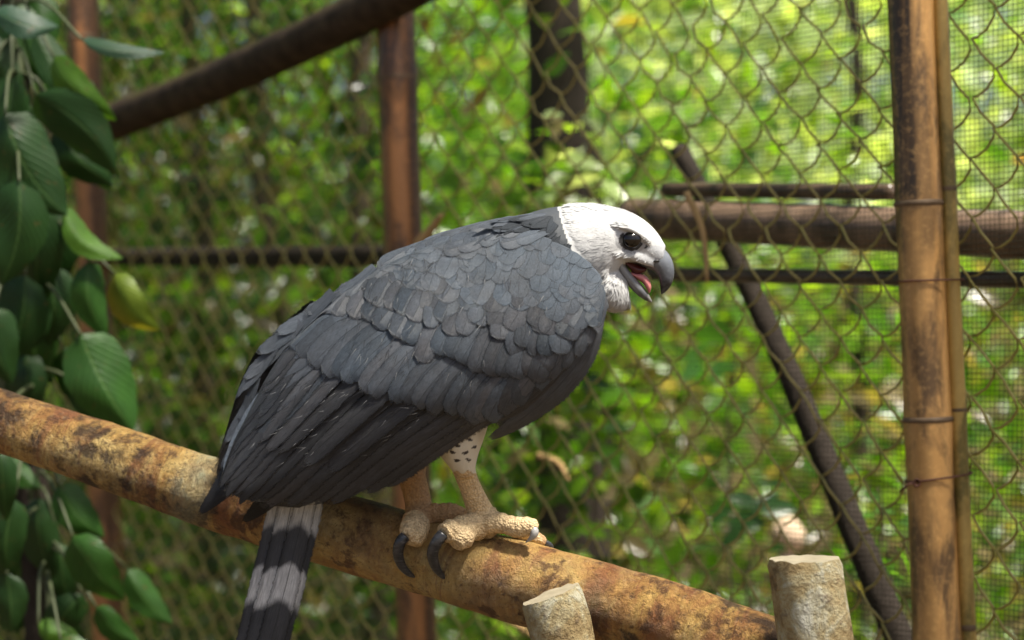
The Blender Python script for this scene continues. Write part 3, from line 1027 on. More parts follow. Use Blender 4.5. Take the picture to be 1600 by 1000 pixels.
# ------------------------------------------------------------------ perch
C_ = [(-420, 528, 84, -360), (-60, 636, 94, -275), (0, 657, 97, -258), (166, 713, 102, -205), (288, 757, 107, -160), (384, 788, 111, -135), (620, 855, 119, -55),
      (780, 901, 127, 0), (1004, 962, 132, 70), (1150, 1012, 134, 120), (1275, 1052, 134, 160)]
C_ = crom(C_, 150)
ns = 40
V = []; UVs = []; CC = []
r_ = np.random.default_rng(3)
for k in range(len(C_)):
    p = C_[k]
    cen = np.array(tuple(U(*p[[0, 1, 3]])))
    nxt = np.array(tuple(U(*C_[min(k + 1, len(C_) - 1)][[0, 1, 3]]))); prv = np.array(tuple(U(*C_[max(k - 1, 0)][[0, 1, 3]])))
    T = nxt - prv; T /= np.linalg.norm(T)
    x = np.cross([0, 0, 1.0], T); x /= np.linalg.norm(x); y = np.cross(T, x)
    r = p[2] / 2 * K * (Y0 - p[3] * PX) * (1 + .012 * math.sin(k * .31) + .008 * math.sin(k * .9))
    for j in range(ns):
        th = 2 * math.pi * j / ns
        rr = r * (1 + .016 * math.sin(3 * th + k * .06) + .012 * math.sin(5 * th - k * .11) + .004 * r_.standard_normal())
        V.append(cen + rr * (math.cos(th) * x + math.sin(th) * y)); UVs.append((j / ns, k / len(C_)))
        px = p[0]
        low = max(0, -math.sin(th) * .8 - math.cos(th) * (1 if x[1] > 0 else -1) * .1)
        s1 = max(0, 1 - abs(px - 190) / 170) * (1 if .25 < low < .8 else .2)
        s2 = max(0, 1 - abs(px - 575) / 75) * (1 if math.sin(th) > -.3 else .2) * .8  # shade under the bird, painted into the log colour
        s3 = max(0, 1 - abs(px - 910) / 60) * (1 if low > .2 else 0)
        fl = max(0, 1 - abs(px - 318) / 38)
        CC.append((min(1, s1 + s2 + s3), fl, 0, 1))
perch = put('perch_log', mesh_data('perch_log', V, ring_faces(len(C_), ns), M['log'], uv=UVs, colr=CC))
tag(perch, 'thick yellow brown mottled log slanting across as the perch under the eagle', 'log')


def log_top(px):
    k = np.argmin(abs(C_[:, 0] - px)); return C_[k]


def stump(pl, pr, top, lean, d, label, slope=0.0):
    Y = Y0 - d * PX
    w = (pr - pl) / 2; cx = (pl + pr) / 2
    pts = []; rad = []
    n = 26
    A = Q(cx, top, Y); B = Q(cx + lean, top + 130, Y)
    lo = to_ground(A, B, -0.1)
    r0 = w * K * Y
    root = empty('cut_post', lo, label, 'post')
    ns = 28; V = []; zs = [0.0, .006, .03, .06, .1, .15, .2, .3, .45, .7, 1.0]
    r2 = np.random.default_rng(int(pl))
    for q in zs:
        p = A.lerp(lo, q)
        for j in range(ns):
            th = 2 * math.pi * j / ns
            rr = r0 * (1 + .03 * math.sin(2 * th + 3 * q) + .02 * math.sin(5 * th + 9 * q) + .012 * r2.standard_normal()) * (0.93 if q == 0 else 1)
            V.append(p + Vector((rr * math.cos(th), rr * math.sin(th), (slope * math.cos(th) * r0 + (.0008 * r2.standard_normal())) if q < .05 else 0)))
    F = ring_faces(len(zs), ns, False)
    build('bark', [tuple(v) for v in V], F, M['stump'], root)
    V2 = [v * 1 for v in V[:ns]]; c = sum(V2, Vector()) / ns
    V2.append(c + Vector((0, 0, .002)))
    build('sawn_top', [tuple(v) for v in V2], [(j, (j + 1) % ns, ns) for j in range(ns)], M['cut'], root)
    return root


stump(1199, 1316, 873, 17, 272, 'pale grey brown cut post at the right end of the perch log', 0.02)
stump(814, 908, 928, 34, 152, 'short pale cut post standing in front of the middle of the perch log', 0.35)

# ------------------------------------------------------------------ harpy eagle
eagle = empty('eagle', U(740, 845, 40), 'grey eagle with white head and open beak gripping the slanting log', 'bird')

AX = np.array([-600.0, 390.0]); AL = np.linalg.norm(AX); AX /= AL
NR = np.array([AX[1] * -1, AX[0]]); NR = np.array([-.545, -.838])
S_ = np.array([930.0, 400.0])
_u = np.array([-40, 0, 60, 129, 257, 393, 512, 564, 660, 740])
_vb = np.array([20, 70, 120, 146, 173, 178, 160, 140, 95, 60])
_vl = np.array([-60, -85, -125, -143, -135, -118, -108, -95, -50, -20])
_dm = np.array([30, 82, 122, 142, 152, 140, 116, 106, 84, 66])


def wing_d(px, py):
    """depth of the folded wing's outer surface in bird pixels"""
    rx, ry = px - S_[0], py - S_[1]
    u = rx * AX[0] + ry * AX[1]; v = rx * NR[0] + ry * NR[1]
    vb = np.interp(u, _u, _vb); vl = np.interp(u, _u, _vl)
    uu = np.array([-30, -15, 0, 15, 30])
    vb = np.mean([np.interp(u + e, _u, _vb) for e in uu], 0); vl = np.mean([np.interp(u + e, _u, _vl) for e in uu], 0)
    dm = np.mean([np.interp(u + e, _u, _dm) for e in uu], 0)
    t = np.clip((v - vl) / (vb - vl), -.2, 1.08)
    return dm * np.sin(math.pi * (0.27 + 0.70 * t))


# --- body: one continuous surface from overlapping solids, remeshed
solids = []
def add(*a, **k): solids.append(loft(*a, **k))
# torso: back edge / belly edge
add([(915, 365), (850, 338), (750, 352), (640, 400), (545, 470), (480, 560), (450, 660), (452, 740)],
    [(935, 470), (912, 560), (850, 610), (770, 650), (690, 680), (610, 700), (540, 730), (500, 770)],
    [50, 85, 112, 118, 110, 92, 70, 40], 0, n=30, ns=28)
# neck
add([(800, 342), (850, 326), (890, 322), (930, 325)], [(860, 470), (900, 465), (925, 470), (960, 470)], [70, 66, 60, 52], 8, n=14, ns=24)
# skull
add([(872, 326), (892, 318), (920, 317), (950, 321), (980, 329), (1006, 343), (1026, 362), (1040, 384)],
    [(880, 430), (905, 452), (930, 458), (952, 446), (975, 418), (994, 412), (1012, 418), (1034, 416)],
    [52, 58, 58, 55, 47, 38, 29, 18], 10, n=26, ns=28)
# throat puff
add([(918, 400), (940, 405), (962, 412), (976, 420)], [(925, 470), (946, 484), (966, 486), (986, 478)], [40, 46, 40, 18], 10, n=14, ns=20)
# brow ridges, near and far
for s in (1, -1):
    add([(952, 350), (978, 350), (998, 359), (1018, 374)], [(953, 354), (979, 361), (998, 370), (1017, 384)], [3, 9, 9, 6], [10 + s * 43, 10 + s * 46, 10 + s * 41, 10 + s * 29], n=12, ns=10)
    # cheek / lore swelling
    add([(962, 386), (980, 386), (1000, 389), (1020, 394)], [(968, 404), (985, 406), (1005, 414), (1022, 419)], [8, 10, 10, 8], [10 + s * 42, 10 + s * 34, 10 + s * 25, 10 + s * 15], n=12, ns=10)
# near leg: trousers, tarsus
add([(640, 640), (670, 690), (702, 730), (716, 748)], [(770, 640), (758, 680), (746, 715), (741, 745)], [62, 50, 34, 22], [55, 60, 58, 54], n=14, ns=20)
add([(703, 728), (712, 750), (722, 775), (728, 798), (732, 820)], [(741, 722), (746, 744), (757, 768), (772, 794), (790, 816)], [21, 20, 20, 22, 24], [56, 46, 32, 20, 14], n=14, ns=18)
# near foot: pad, toes (bulged joints)
def toe(pts, rads, n=26, wav=.10, nj=3.0):
    P = crom(pts, n); R = crom(rads, n)[:, 0]
    n = 44; P = crom(pts, n); R = crom(rads, n)[:, 0]
    R = R * (1 + wav * np.sin(np.linspace(0, nj * 2 * math.pi, n)) + 0.06 * np.sin(np.linspace(0, 9 * 2 * math.pi, n)))
    W = UA(P)
    solids.append(tube([tuple(w) for w in W], R * PX, 14))
toe([(752, 800, 12), (758, 818, 16), (748, 830, 24)], [22, 24, 18], 12, .02)
toe([(752, 815, 22), (785, 818, 38), (808, 824, 48), (826, 824, 54), (834, 832, 56)], [20, 17, 15.5, 17, 9], 26, .07, 2.5)       # inner front toe
toe([(760, 812, 6), (796, 822, 2), (828, 836, 0), (852, 848, -4)], [16, 14, 12, 7], 22, .08, 2.5)                               # middle toe beyond
toe([(748, 822, 24), (722, 826, 48), (702, 830, 66), (692, 834, 74)], [21, 19, 17, 14], 24, .12, 3.5)                            # hind toe
toe([(735, 820, 32), (722, 838, 60), (712, 852, 72)], [20, 20, 13], 18, .06, 2)                                                    # toe pad beneath
toe([(742, 812, 2), (722, 820, -18), (706, 828, -46)], [14, 13, 9], 16, .08, 2)
# far leg
add([(560, 640), (590, 690), (612, 722), (624, 745)], [(690, 640), (676, 690), (668, 722), (664, 745)], [56, 46, 32, 22], -62, n=12, ns=18)
add([(614, 728), (622, 750), (630, 775), (634, 800), (634, 815)], [(662, 722), (666, 745), (672, 770), (676, 798), (680, 812)], [22, 20, 20, 20, 20], -40, n=14, ns=16)
toe([(655, 795, -40), (655, 812, -30), (650, 822, -10)], [22, 23, 18], 12, .02)
toe([(655, 806, -35), (690, 802, -30), (716, 804, -30), (738, 812, -32)], [19, 17, 15, 9], 24, .06, 2.5)
toe([(650, 812, -12), (645, 824, 16), (640, 836, 34), (634, 842, 42)], [20, 19, 17, 13], 22, .10, 3)
toe([(655, 818, 0), (652, 836, 30), (650, 852, 40)], [17, 16, 9], 16, .05, 2)
V, F = merge(solids)
tmp = bpy.data.objects.new('tmp_body', mesh_data('tmp_body', V, F, None))
col.objects.link(tmp)
# make all shells outward
import bmesh
bm = bmesh.new(); bm.from_mesh(tmp.data); bmesh.ops.recalc_face_normals(bm, faces=bm.faces); bm.to_mesh(tmp.data); bm.free()
md = tmp.modifiers.new('r', 'REMESH'); md.mode = 'VOXEL'; md.voxel_size = 0.0019; md.use_smooth_shade = True
sm = tmp.modifiers.new('s', 'SMOOTH'); sm.factor = .5; sm.iterations = 2
dg = bpy.context.evaluated_depsgraph_get()
bme = bpy.data.meshes.new_from_object(tmp.evaluated_get(dg))
bpy.data.objects.remove(tmp)
nv = len(bme.vertices)
co = np.empty(nv * 3); bme.vertices.foreach_get('co', co); co = co.reshape(-1, 3)
bpx = 800 + co[:, 0] / (K * co[:, 1]); bpy_ = 500 - (co[:, 2] - CAMZ) / (K * co[:, 1]); bd = (Y0 - co[:, 1]) / PX
nrm = np.empty(nv * 3); bme.vertices.foreach_get('normal', nrm); nrm = nrm.reshape(-1, 3)
colr = np.tile([0.06, 0.066, 0.075, 0.0], (nv, 1))
def line_x(y, pts):
    pts = np.array(pts); return np.interp(y, pts[:, 1], pts[:, 0])
head = (bpx > line_x(bpy_, [(868, 300), (873, 330), (881, 360), (893, 392), (905, 410), (925, 440), (930, 520)])) & (bpy_ < 500)
colr[head] = [0.54, 0.54, 0.54, 0.0]
g_ = head & (bpx > 900) & (bpy_ < 345); colr[g_, :3] = [.50, .505, .52]
ed0 = np.hypot((bpx - 986) / 1.12, bpy_ - 375)
lore = head & (bpx > 985) & (bpy_ > 384); k_ = np.clip((bpx - 985) / 40, 0, 1)[lore, None]
colr[lore, :3] = colr[lore, :3] * (1 - k_ * .55) + np.array([.36, .38, .42]) * k_ * .55
dk = head & (bpy_ > 361 + (bpx - 968) * .50) & ((ed0 < 17) | (np.hypot((bpx - 1004) / 1.6, bpy_ - 383) < 6)); colr[dk, :3] = [.03, .028, .028]
ring_ = head & (ed0 >= 17) & (ed0 < 22) & (bpy_ > 372); colr[ring_, :3] = [.36, .36, .37]
belly = (~head) & (bpy_ > 440) & ((bpx - S_[0]) * NR[0] + (bpy_ - S_[1]) * NR[1] < -60)
colr[belly] = [0.68, 0.66, 0.62, 0.0]
leg = (bpy_ > 640) & (bpx > 555)
colr[leg] = [0.66, 0.60, 0.48, 0.0]
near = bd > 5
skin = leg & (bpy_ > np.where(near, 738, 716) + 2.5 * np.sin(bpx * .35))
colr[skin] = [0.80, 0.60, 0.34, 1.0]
fs_ = skin & ~near; colr[fs_, :3] = [.58, .36, .18]  # far leg skin darker, its shade mixed into the colour
# reddish tint on the upper scales
k_ = np.clip((770 - bpy_) / 40, 0, 1)[skin, None]
colr[skin, :3] = colr[skin, :3] * (1 - .3 * k_) + np.array([.40, .22, .10]) * .3 * k_
# small dark chevrons on the trousers
for (cx, cy, an, w_) in [(699, 690, .5, 10), (715, 696, .35, 9), (734, 686, .5, 9), (707, 706, .25, 9), (727, 707, -.25, 10), (692, 703, .3, 9), (741, 698, -.3, 7), (714, 719, .1, 8), (732, 718, .2, 8), (720, 682, .4, 9)]:
    dx = bpx - cx; dy = bpy_ - cy
    l_ = dx * math.cos(an) + dy * math.sin(an); c__ = -dx * math.sin(an) + dy * math.cos(an)
    m = leg & near & (abs(l_) < w_ * .62) & (abs(c__ + .05 * l_ ** 2 - 1) < 2.6 * (1 - (l_ / (w_ * .66)) ** 2))
    colr[m] = [0.05, 0.04, 0.035, 0.0]
at = bme.color_attributes.new('col', 'FLOAT_COLOR', 'POINT'); at.data.foreach_set('color', colr.ravel())
bme.materials.clear(); bme.materials.append(M['body'])
bme.polygons.foreach_set('use_smooth', np.ones(len(bme.polygons), bool))
body = put('body', bme, eagle)

# --- plumage of head, neck front and trousers: short feather slivers lying on the skin
def slivers(name, mask, n, length, width, dirf, mat, lift=.25, colr_=None):
    idx = np.flatnonzero(mask)
    idx = rng.choice(idx, n)
    p = co[idx]; nn = nrm[idx]
    px, py = bpx[idx], bpy_[idx]
    dx, dy = dirf(px, py)
    dv = np.stack([dx, rng.normal(0, .15, n), -dy], -1)
    dv -= nn * np.sum(dv * nn, 1)[:, None]
    dv /= np.linalg.norm(dv, axis=1)[:, None] + 1e-9
    sd_ = np.cross(dv, nn)
    Ls = (length * PX * rng.uniform(.6, 1.3, n))[:, None]; Ws = width * PX * rng.uniform(.7, 1.3, (n, 1))
    li = rng.uniform(0.3, 1.2, (n, 1)) * lift
    p = p - nn * .0004
    V = np.stack([p - sd_ * Ws * .5, p + sd_ * Ws * .5,
                  p + dv * Ls * .55 + sd_ * Ws * .55 + nn * Ls * li * .45, p + dv * Ls * .55 - sd_ * Ws * .55 + nn * Ls * li * .45,
                  p + dv * Ls + nn * Ls * li * .35], 1).reshape(-1, 3)
    t_ = np.array([[0, 1, 2], [0, 2, 3], [3, 2, 4]])
    F = (np.arange(n)[:, None, None] * 5 + t_[None]).reshape(-1, 3)
    o = build(name, V, F, mat, body)
    o['kind'] = 'stuff'
    return o
EYE = np.array([986.0, 374.0])
def hdir(px, py):
    dx = -(1040 - px) - 25; dy = (py - 395) * 1.0 + 25
    l = np.hypot(dx, dy); return dx / l + rng.normal(0, .12, len(px)), dy / l + .15 + rng.normal(0, .12, len(px))
ed = np.hypot((bpx - EYE[0]) / 1.15, bpy_ - EYE[1])
hb_ = bpx - line_x(bpy_, [(868, 300), (873, 330), (881, 360), (893, 392), (905, 410), (925, 440), (930, 520)])
slivers('head_plumage', head & (hb_ > 9) & (bpx < 1000) & (ed > 19) & ~((bpx > 962) & (bpy_ > 398) & (bpy_ < 425)), 9000, 13, 2.2, hdir, M['white'], .08)
slivers('face_plumage', head & (bpx >= 960) & (bpx < 1030) & (ed > 18) & (bpy_ < 408), 2000, 6, 1.4, hdir, M['white'], .06)
slivers('throat_plumage', head & (bpy_ > 425) & (bpx > 925), 1600, 13, 2.0, lambda x, y: (np.full(len(x), .1) + rng.normal(0, .15, len(x)), np.full(len(x), 1.0)), M['white'], .16)
M['grey_plume'] = plain('grey_plume', (.30, .30, .31), .75, .15)
slivers('streak_plumage', head & (hb_ > 14) & (bpx < 1005) & (bpy_ > 335) & (ed > 19) & ~((bpx > 962) & (bpy_ > 398) & (bpy_ < 425)), 700, 13, 1.1, hdir, M['grey_plume'], .05)
slivers('crest_plumage', head & (hb_ > 14) & (bpy_ < 330) & (bpx < 960), 110, 14, 3.5, lambda x, y: (np.full(len(x), -1.0), np.full(len(x), .05)), M['white'], .22)

# --- beak, mouth, tongue
def beak_part(name, outer, inner, hw, colf, n=22, ns=18, d=10, mat='beak', pw=2.0):
    V, F = loft(outer, inner, hw, d, n=n, ns=ns, pw=pw)
    V = np.asarray(V)
    px = 800 + V[:, 0] / (K * V[:, 1]); py = 500 - (V[:, 2] - CAMZ) / (K * V[:, 1])
    C = np.array([colf(a_, b_) for a_, b_ in zip(px, py)])
    me = mesh_data(name, V, F, M[mat], colr=C)
    bm = bmesh.new(); bm.from_mesh(me); bmesh.ops.recalc_face_normals(bm, faces=bm.faces); bm.to_mesh(me); bm.free()
    return put(name, me, eagle)
def cb(px, py):
    t = np.clip((py - 400) / 55, 0, 1)
    a = np.array([.19, .205, .235]); b = np.array([.085, .092, .11]); c = np.array([.018, .018, .02])
    return a + (b - a) * min(1, t * 1.8) if t < .62 else b + (c - b) * min(1, (t - .62) / .16)
ub = beak_part('upper_beak', [(1000, 384), (1020, 383), (1036, 388), (1047, 400), (1053, 416), (1053, 433), (1048, 447), (1040, 456), (1034, 460)],
          [(1000, 416), (1012, 420), (1021, 424), (1026, 429), (1029, 435), (1031, 442), (1032, 449), (1032.5, 455), (1033, 460)],
          [24, 22, 19.5, 17, 14, 11, 7.5, 4, .6], cb, pw=2.2)
def cl(px, py):
    t = np.clip((py - 408) / 62, 0, 1)
    return np.array([.34, .34, .35]) * (1 - t) + np.array([.05, .052, .06]) * t if px < 1013 else np.array([.22, .21, .20])
lb = beak_part('lower_beak', [(960, 410), (968, 429), (981, 446), (996, 461), (1008, 469), (1019, 473)],
          [(973, 404), (980, 417), (990, 430), (1002, 444), (1012, 457), (1019, 470)], [30, 27, 22, 16, 10, 1.5], cl, pw=2.3)
tg = beak_part('tongue', [(984, 424), (994, 426), (1004, 428), (1013, 435), (1018, 446), (1016, 457)],
          [(988, 431), (996, 437), (1004, 442), (1009, 450), (1012, 456), (1014, 459)], [12, 12.5, 13, 12, 9, 2], lambda a, b: (1, 1, 1), mat='tongue', d=12)
mo = beak_part('mouth_lining', [(972, 403), (984, 407), (998, 413), (1011, 419)], [(978, 414), (986, 424), (995, 430), (1008, 425)], [24, 22, 18, 13], lambda a, b: (1, 1, 1), mat='mouth', d=10)
# nostril
V, F = loft([(1021, 407), (1026, 405), (1031, 406)], [(1021, 410), (1026, 410), (1030, 409)], [3, 4, 2], 30, n=8, ns=8)
build('nostril', V, F, M['lid'], ub)

# --- eyes with dark rims
def uv_sphere(c, r, sx=(1, 1, 1), n=20, m=14):
    V = []
    for i in range(m + 1):
        ph = math.pi * i / m
        for j in range(n):
            th = 2 * math.pi * j / n
            V.append((c[0] + r * sx[0] * math.sin(ph) * math.cos(th), c[1] + r * sx[1] * math.cos(ph), c[2] + r * sx[2] * math.sin(ph) * math.sin(th)))
    F = [(i * n + j, i * n + (j + 1) % n, (i + 1) * n + (j + 1) % n, (i + 1) * n + j) for i in range(m) for j in range(n)]
    return UA(V), F
for s in (1, -1):
    V, F = uv_sphere((986.5, 374.5, 10 + s * 42), 15.5, (1.0, .90, .75))
    e = build('eye', V, F, M['eye'], eagle)
    ring = [(986.5 + 15.0 * math.cos(t), 375.5 + 13.2 * math.sin(t), 10 + s * (41 - 5 * math.cos(t))) for t in np.linspace(0, 2 * math.pi, 28)]
    V, F = tube([tuple(w) for w in UA(ring)], 1.3 * PX, 8)
    build('eyelid', V, F, M['lid'], e)

# --- talons
def talon(pts, rads, mat='talon', label=None):
    P = crom(pts, 22); R = crom(rads, 22)[:, 0]
    V, F = tube([tuple(w) for w in UA(P)], np.maximum(R, .3) * PX, 12)
    o = build('talon', V, F, M[mat], eagle)
    if label: o['label'] = label
talon([(693, 834, 76), (683, 846, 77), (676, 864, 68), (680, 884, 52), (690, 899, 38), (700, 907, 27)], [9.5, 9.5, 9, 7.5, 4.5, .6])
talon([(633, 838, 44), (625, 848, 46), (622, 866, 38), (628, 884, 28), (640, 897, 18), (654, 903, 8)], [9, 9, 8.5, 7, 4.5, .6])
talon([(831, 824, 59), (835, 832, 64), (831, 840, 64), (821, 848, 58)], [7.5, 7, 4.5, .5], 'pale_talon', 'pale worn talon of the front toe')
talon([(852, 848, -4), (860, 854, -8), (864, 864, -16)], [5.5, 5, .5])
talon([(738, 812, -32), (748, 818, -34), (752, 830, -34)], [7, 6, .5])

# --- feathers
OUT = ([340, 372, 396, 415, 444, 500, 560, 620, 690, 750, 800, 850, 872, 900], [720, 604, 546, 522, 487, 444, 410, 386, 362, 346, 335, 326, 322, 318])
GRV = ([330, 365, 390, 415, 444, 487, 540, 600, 660, 720, 780, 840, 870, 900, 925, 945, 952], [790, 690, 640, 590, 545, 502, 455, 414, 388, 368, 360, 366, 378, 392, 412, 440, 480])

def neck_d(px, py):
    c = 395.0; t = np.clip((py - c) / 74, -1, 1)
    return 8 + 68 * np.sqrt(np.maximum(0, 1 - t * t)) - 4


def feather(name, base, tip, w, mat, parent, off=0.0, bow=0.0, lift=0.0, tilt=0.0, camber=.10, shape='round', dfun=wing_d, sgn=1, n=9, m=5, clamp=None):
    clamp = clamp or (OUT if parent is body or parent is far else GRV)
    L0_ = math.hypot(tip[0] - base[0], tip[1] - base[1])
    camber *= .45; lift *= .3; tilt *= .6; off *= .55
    shg = (5.0 if L0_ > 80 else 2.2) if dfun is wing_d else (9.0 if dfun is neck_d else 2.0)
    tc = (2.6 if L0_ > 80 else 0.6) if dfun is wing_d else 0.5
    b = np.array(base, float); t = np.array(tip, float)
    L_ = np.linalg.norm(t - b); ax = (t - b) / L_; nr = np.array([-ax[1], ax[0]])
    s = np.linspace(0, 1, n)
    if shape == 'round':
        s = 1 - (1 - s) ** 1.25
        pr = np.where(s < .68, np.minimum(1, .35 + 1.1 * s), np.sqrt(np.clip(1 - ((s - .68) / .325) ** 2, 0, 1)))
    elif shape == 'long':
        pr = np.where(s < .8, np.minimum(1, .7 + .5 * s), np.sqrt(np.clip(1 - ((s - .8) / .203) ** 2, 0, 1)))
    else:   # pointed
        pr = np.where(s < .45, np.minimum(1, .7 + .7 * s), np.clip((1 - s) / .55, 0, 1) ** .62)
    pr = np.maximum(pr, .03)
    V = []; UVs = []
    for i in range(n):
        c = b + ax * L_ * s[i] + nr * bow * L_ * 4 * s[i] * (1 - s[i])
        for j in range(m):
            q = 2 * j / (m - 1) - 1
            p = c + nr * q * w / 2 * pr[i]
            if parent is wing and p[0] > 936: p = np.array([936 + (p[0] - 936) * .35, p[1]])
            if clamp:
                oy = float(np.interp(p[0], *clamp))
                if p[1] < oy + 14:
                    e = oy + 14 - p[1]
                    p = np.array([p[0], oy + 14 - 14 * (1 - math.exp(-e / 14)) + 0.8 * math.sin(b[0] * 1.7)])
            d = dfun(p[0], p[1]) + off + lift * s[i] ** 1.5 - shg * (1 - s[i]) ** 1.3 - tc * s[i] ** 5 + camber * w * (1 - q * q) * pr[i] + tilt * q
            V.append((p[0], p[1], sgn * d)); UVs.append((j / (m - 1), s[i]))
    F = [(i * m + j, i * m + j + 1, (i + 1) * m + j + 1, (i + 1) * m + j) for i in range(n - 1) for j in range(m - 1)]
    return build(name, UA(V), F, mat, parent, uv=UVs)




def poly_at(pts, t):
    P = np.array(pts, float); x = t * (len(P) - 1); i = min(int(x), len(P) - 2)
    return P[i] + (P[i + 1] - P[i]) * (x - i)


def J(a): return random.gauss(0, a)


WO = np.array([(850, 372), (890, 398), (926, 436), (932, 480), (915, 540), (870, 595), (795, 645), (735, 662), (620, 730), (520, 775), (420, 785), (360, 770),
               (350, 720), (385, 640), (440, 570), (510, 490), (600, 428), (700, 372), (790, 352)], float)
def wing_base(shift, sgn, drop, mat, name):
    c = WO.mean(0)
    V = []; rings = 12; n = len(WO) * 3
    out = crom(np.vstack([WO, WO[:1]]), n + 1)[:-1]
    for k in range(rings + 1):
        f = k / rings
        for p in out:
            q = c + (p - c) * f
            yy = q[1] + shift[1]
            if sgn < 0: yy = max(yy, float(np.interp(q[0] + shift[0], *OUT)) + 8)
            V.append((q[0] + shift[0], yy, sgn * (wing_d(q[0], q[1]) - drop)))
    F = [(k * n + j, k * n + (j + 1) % n, (k + 1) * n + (j + 1) % n, (k + 1) * n + j) for k in range(rings) for j in range(n)]
    return build(name, UA(V), F, mat, eagle, uv=[(.3, .3)] * len(V))


wing = wing_base((0, 0), 1, 1, M['lesser'], 'wing')
wing['label'] = 'folded near wing of overlapping slate grey feathers'
far = wing_base((-10, -4), -1, -30, M['flight'], 'wing')
far['label'] = 'folded far wing, only its back edge showing'

c_ = np.array([(640, 388), (690, 380), (740, 376), (790, 374), (840, 388), (880, 406), (912, 432), (924, 458), (924, 500), (896, 522), (810, 512), (740, 498), (670, 482), (604, 455)], float)
m_ = c_.mean(0); Vu = [(m_[0] + (p[0] - m_[0]) * f, m_[1] + (p[1] - m_[1]) * f) for f in np.linspace(0, 1, 8) for p in c_]
n_ = len(c_)
build('down_layer', UA([(x, y, wing_d(x, y) + 15) for x, y in Vu]), [(k * n_ + j, k * n_ + (j + 1) % n_, (k + 1) * n_ + (j + 1) % n_, (k + 1) * n_ + j) for k in range(7) for j in range(n_)], M['lesser'], wing, uv=[(.3, .3)] * len(Vu))

# far wing: flight feathers mirrored to the other side, and the pale edge that shows over the back
fb = [(751, 640), (620, 560), (500, 480)]; ft = [(500, 775), (400, 785), (335, 740), (345, 650)]
for k in range(10):
    t = k / 9
    b, p = poly_at(fb, t), poly_at(ft, t)
    feather('flight_feather', b, p, 60, M['flight'], far, 2 + k * .6, .02, 0, 0, .04, 'long', lambda x, y: wing_d(x + 24, y + 14), -1)
for k in range(30):
    x = 900 - 28 * (k % 15) + J(4); y = 420 + 60 * (k // 15) + 10 * (k % 15) * .9
    feather('covert_feather', (x, y), (x - 50, y + 80), 48, M['covert'], far, 10 + J(1), 0, 2, 0, .08, 'round', lambda x, y: wing_d(x + 24, y + 14), -1)
edge = [((690, 366), (520, 458), 44), ((640, 384), (470, 490), 42), ((585, 412), (425, 522), 40), ((520, 452), (398, 552), 40),
        ((470, 498), (376, 590), 38), ((430, 538), (364, 612), 34), ((402, 585), (348, 692), 30), ((388, 615), (344, 735), 28), ((375, 650), (340, 760), 26)]
for k, (b, p, w_) in enumerate(edge):
    feather('tertial_feather', (b[0], b[1] + 4), (p[0] + 2, p[1]), w_ * .62, M['scap'], far, 0, -.05, 0, -10, .10, 'long',
            (lambda kk: (lambda x, y: 6 + kk * 2.0 + 0 * x))(k), 1, n=12)

# near wing: flight feathers, lowest first
B_ = [(800, 628), (745, 630), (690, 600), (640, 570), (585, 535), (540, 515), (510, 485), (500, 470)]
T_ = [(590, 752), (525, 778), (468, 789), (418, 795), (376, 790), (346, 776), (341, 748), (350, 700), (364, 655)]
NF = 19
for k in range(NF):
    t = k / (NF - 1)
    b, p = poly_at(B_, t), poly_at(T_, t)
    feather('flight_feather', b, p + np.array([J(3), J(3)]), 50 - 10 * t, M['flight'], wing, 1 + k * .75, .035 - .05 * t, 3, -9.0 - J(1.2), .16, 'long', n=14)
# second shorter tier over them on the inner side
B2_ = [(700, 590), (620, 545), (560, 500), (530, 465), (540, 440)]
T2_ = [(500, 738), (430, 725), (388, 695), (386, 650), (412, 592)]
for k in range(9):
    t = k / 8
    b, p = poly_at(B2_, t), poly_at(T2_, t)
    feather('flight_feather', b, p + np.array([J(8), J(8)]), 38, M['flight'], wing, 16 + k * .6, .02, 2, -8, .15, 'long', n=13)
# short ragged tips along the trailing end
for (b, p, w_) in [((392, 690), (343, 762), 26), ((400, 715), (352, 778), 24), ((430, 725), (372, 790), 26), ((372, 660), (340, 726), 22), ((380, 640), (346, 690), 20)]:
    feather('flight_feather', b, p, w_, M['flight'], wing, 19 + J(1), .04, 3, -2, .1, 'point', n=9)
# black primary tips peeping out below
o1 = feather('primary_feather', (400, 690), (309, 805), 46, M['black'], wing, -26, -.03, 0, 0, .06, 'point', n=11, clamp=([0, 1], [0, 0])); o1['label'] = 'black pointed primary tip'
o2 = feather('primary_feather', (450, 730), (377, 817), 40, M['black'], wing, -20, -.06, 0, 0, .06, 'point', n=11, clamp=([0, 1], [0, 0])); o2['label'] = 'black pointed primary tip'

# lower front blades (outer primaries and their coverts)
blades = [((948, 488), (756, 690), 52, -.12, 8), ((938, 500), (768, 668), 44, -.10, 12), ((918, 520), (776, 660), 40, -.08, 16),
          ((905, 535), (770, 652), 36, -.06, 19), ((890, 540), (752, 650), 36, -.04, 22)]
for (b, p, w_, bw, of) in blades:
    feather('primary_feather', b, p, w_, M['flight'] if of > 9 else M['covert'], wing, of - 6, bw * .75, 0, 9, .22, 'point' if of < 9 else 'long', n=13)

# greater coverts
T1 = [(440, 525), (470, 560), (500, 585), (545, 600), (607, 626), (673, 645), (731, 664), (775, 655), (805, 635)]
for k in range(25):
    t = k / 24
    p = poly_at(T1, t)
    an = math.radians(143 - 22 * t)
    L_ = 120 + J(5)
    b = p - L_ * np.array([math.cos(an), math.sin(an)])
    feather('covert_feather', b, p + np.array([J(4), J(4)]), 38 + J(1.5), M['covert'], wing, 24 + .25 * (24 - k), .05, 4, 4.0, .16, 'long', n=12)
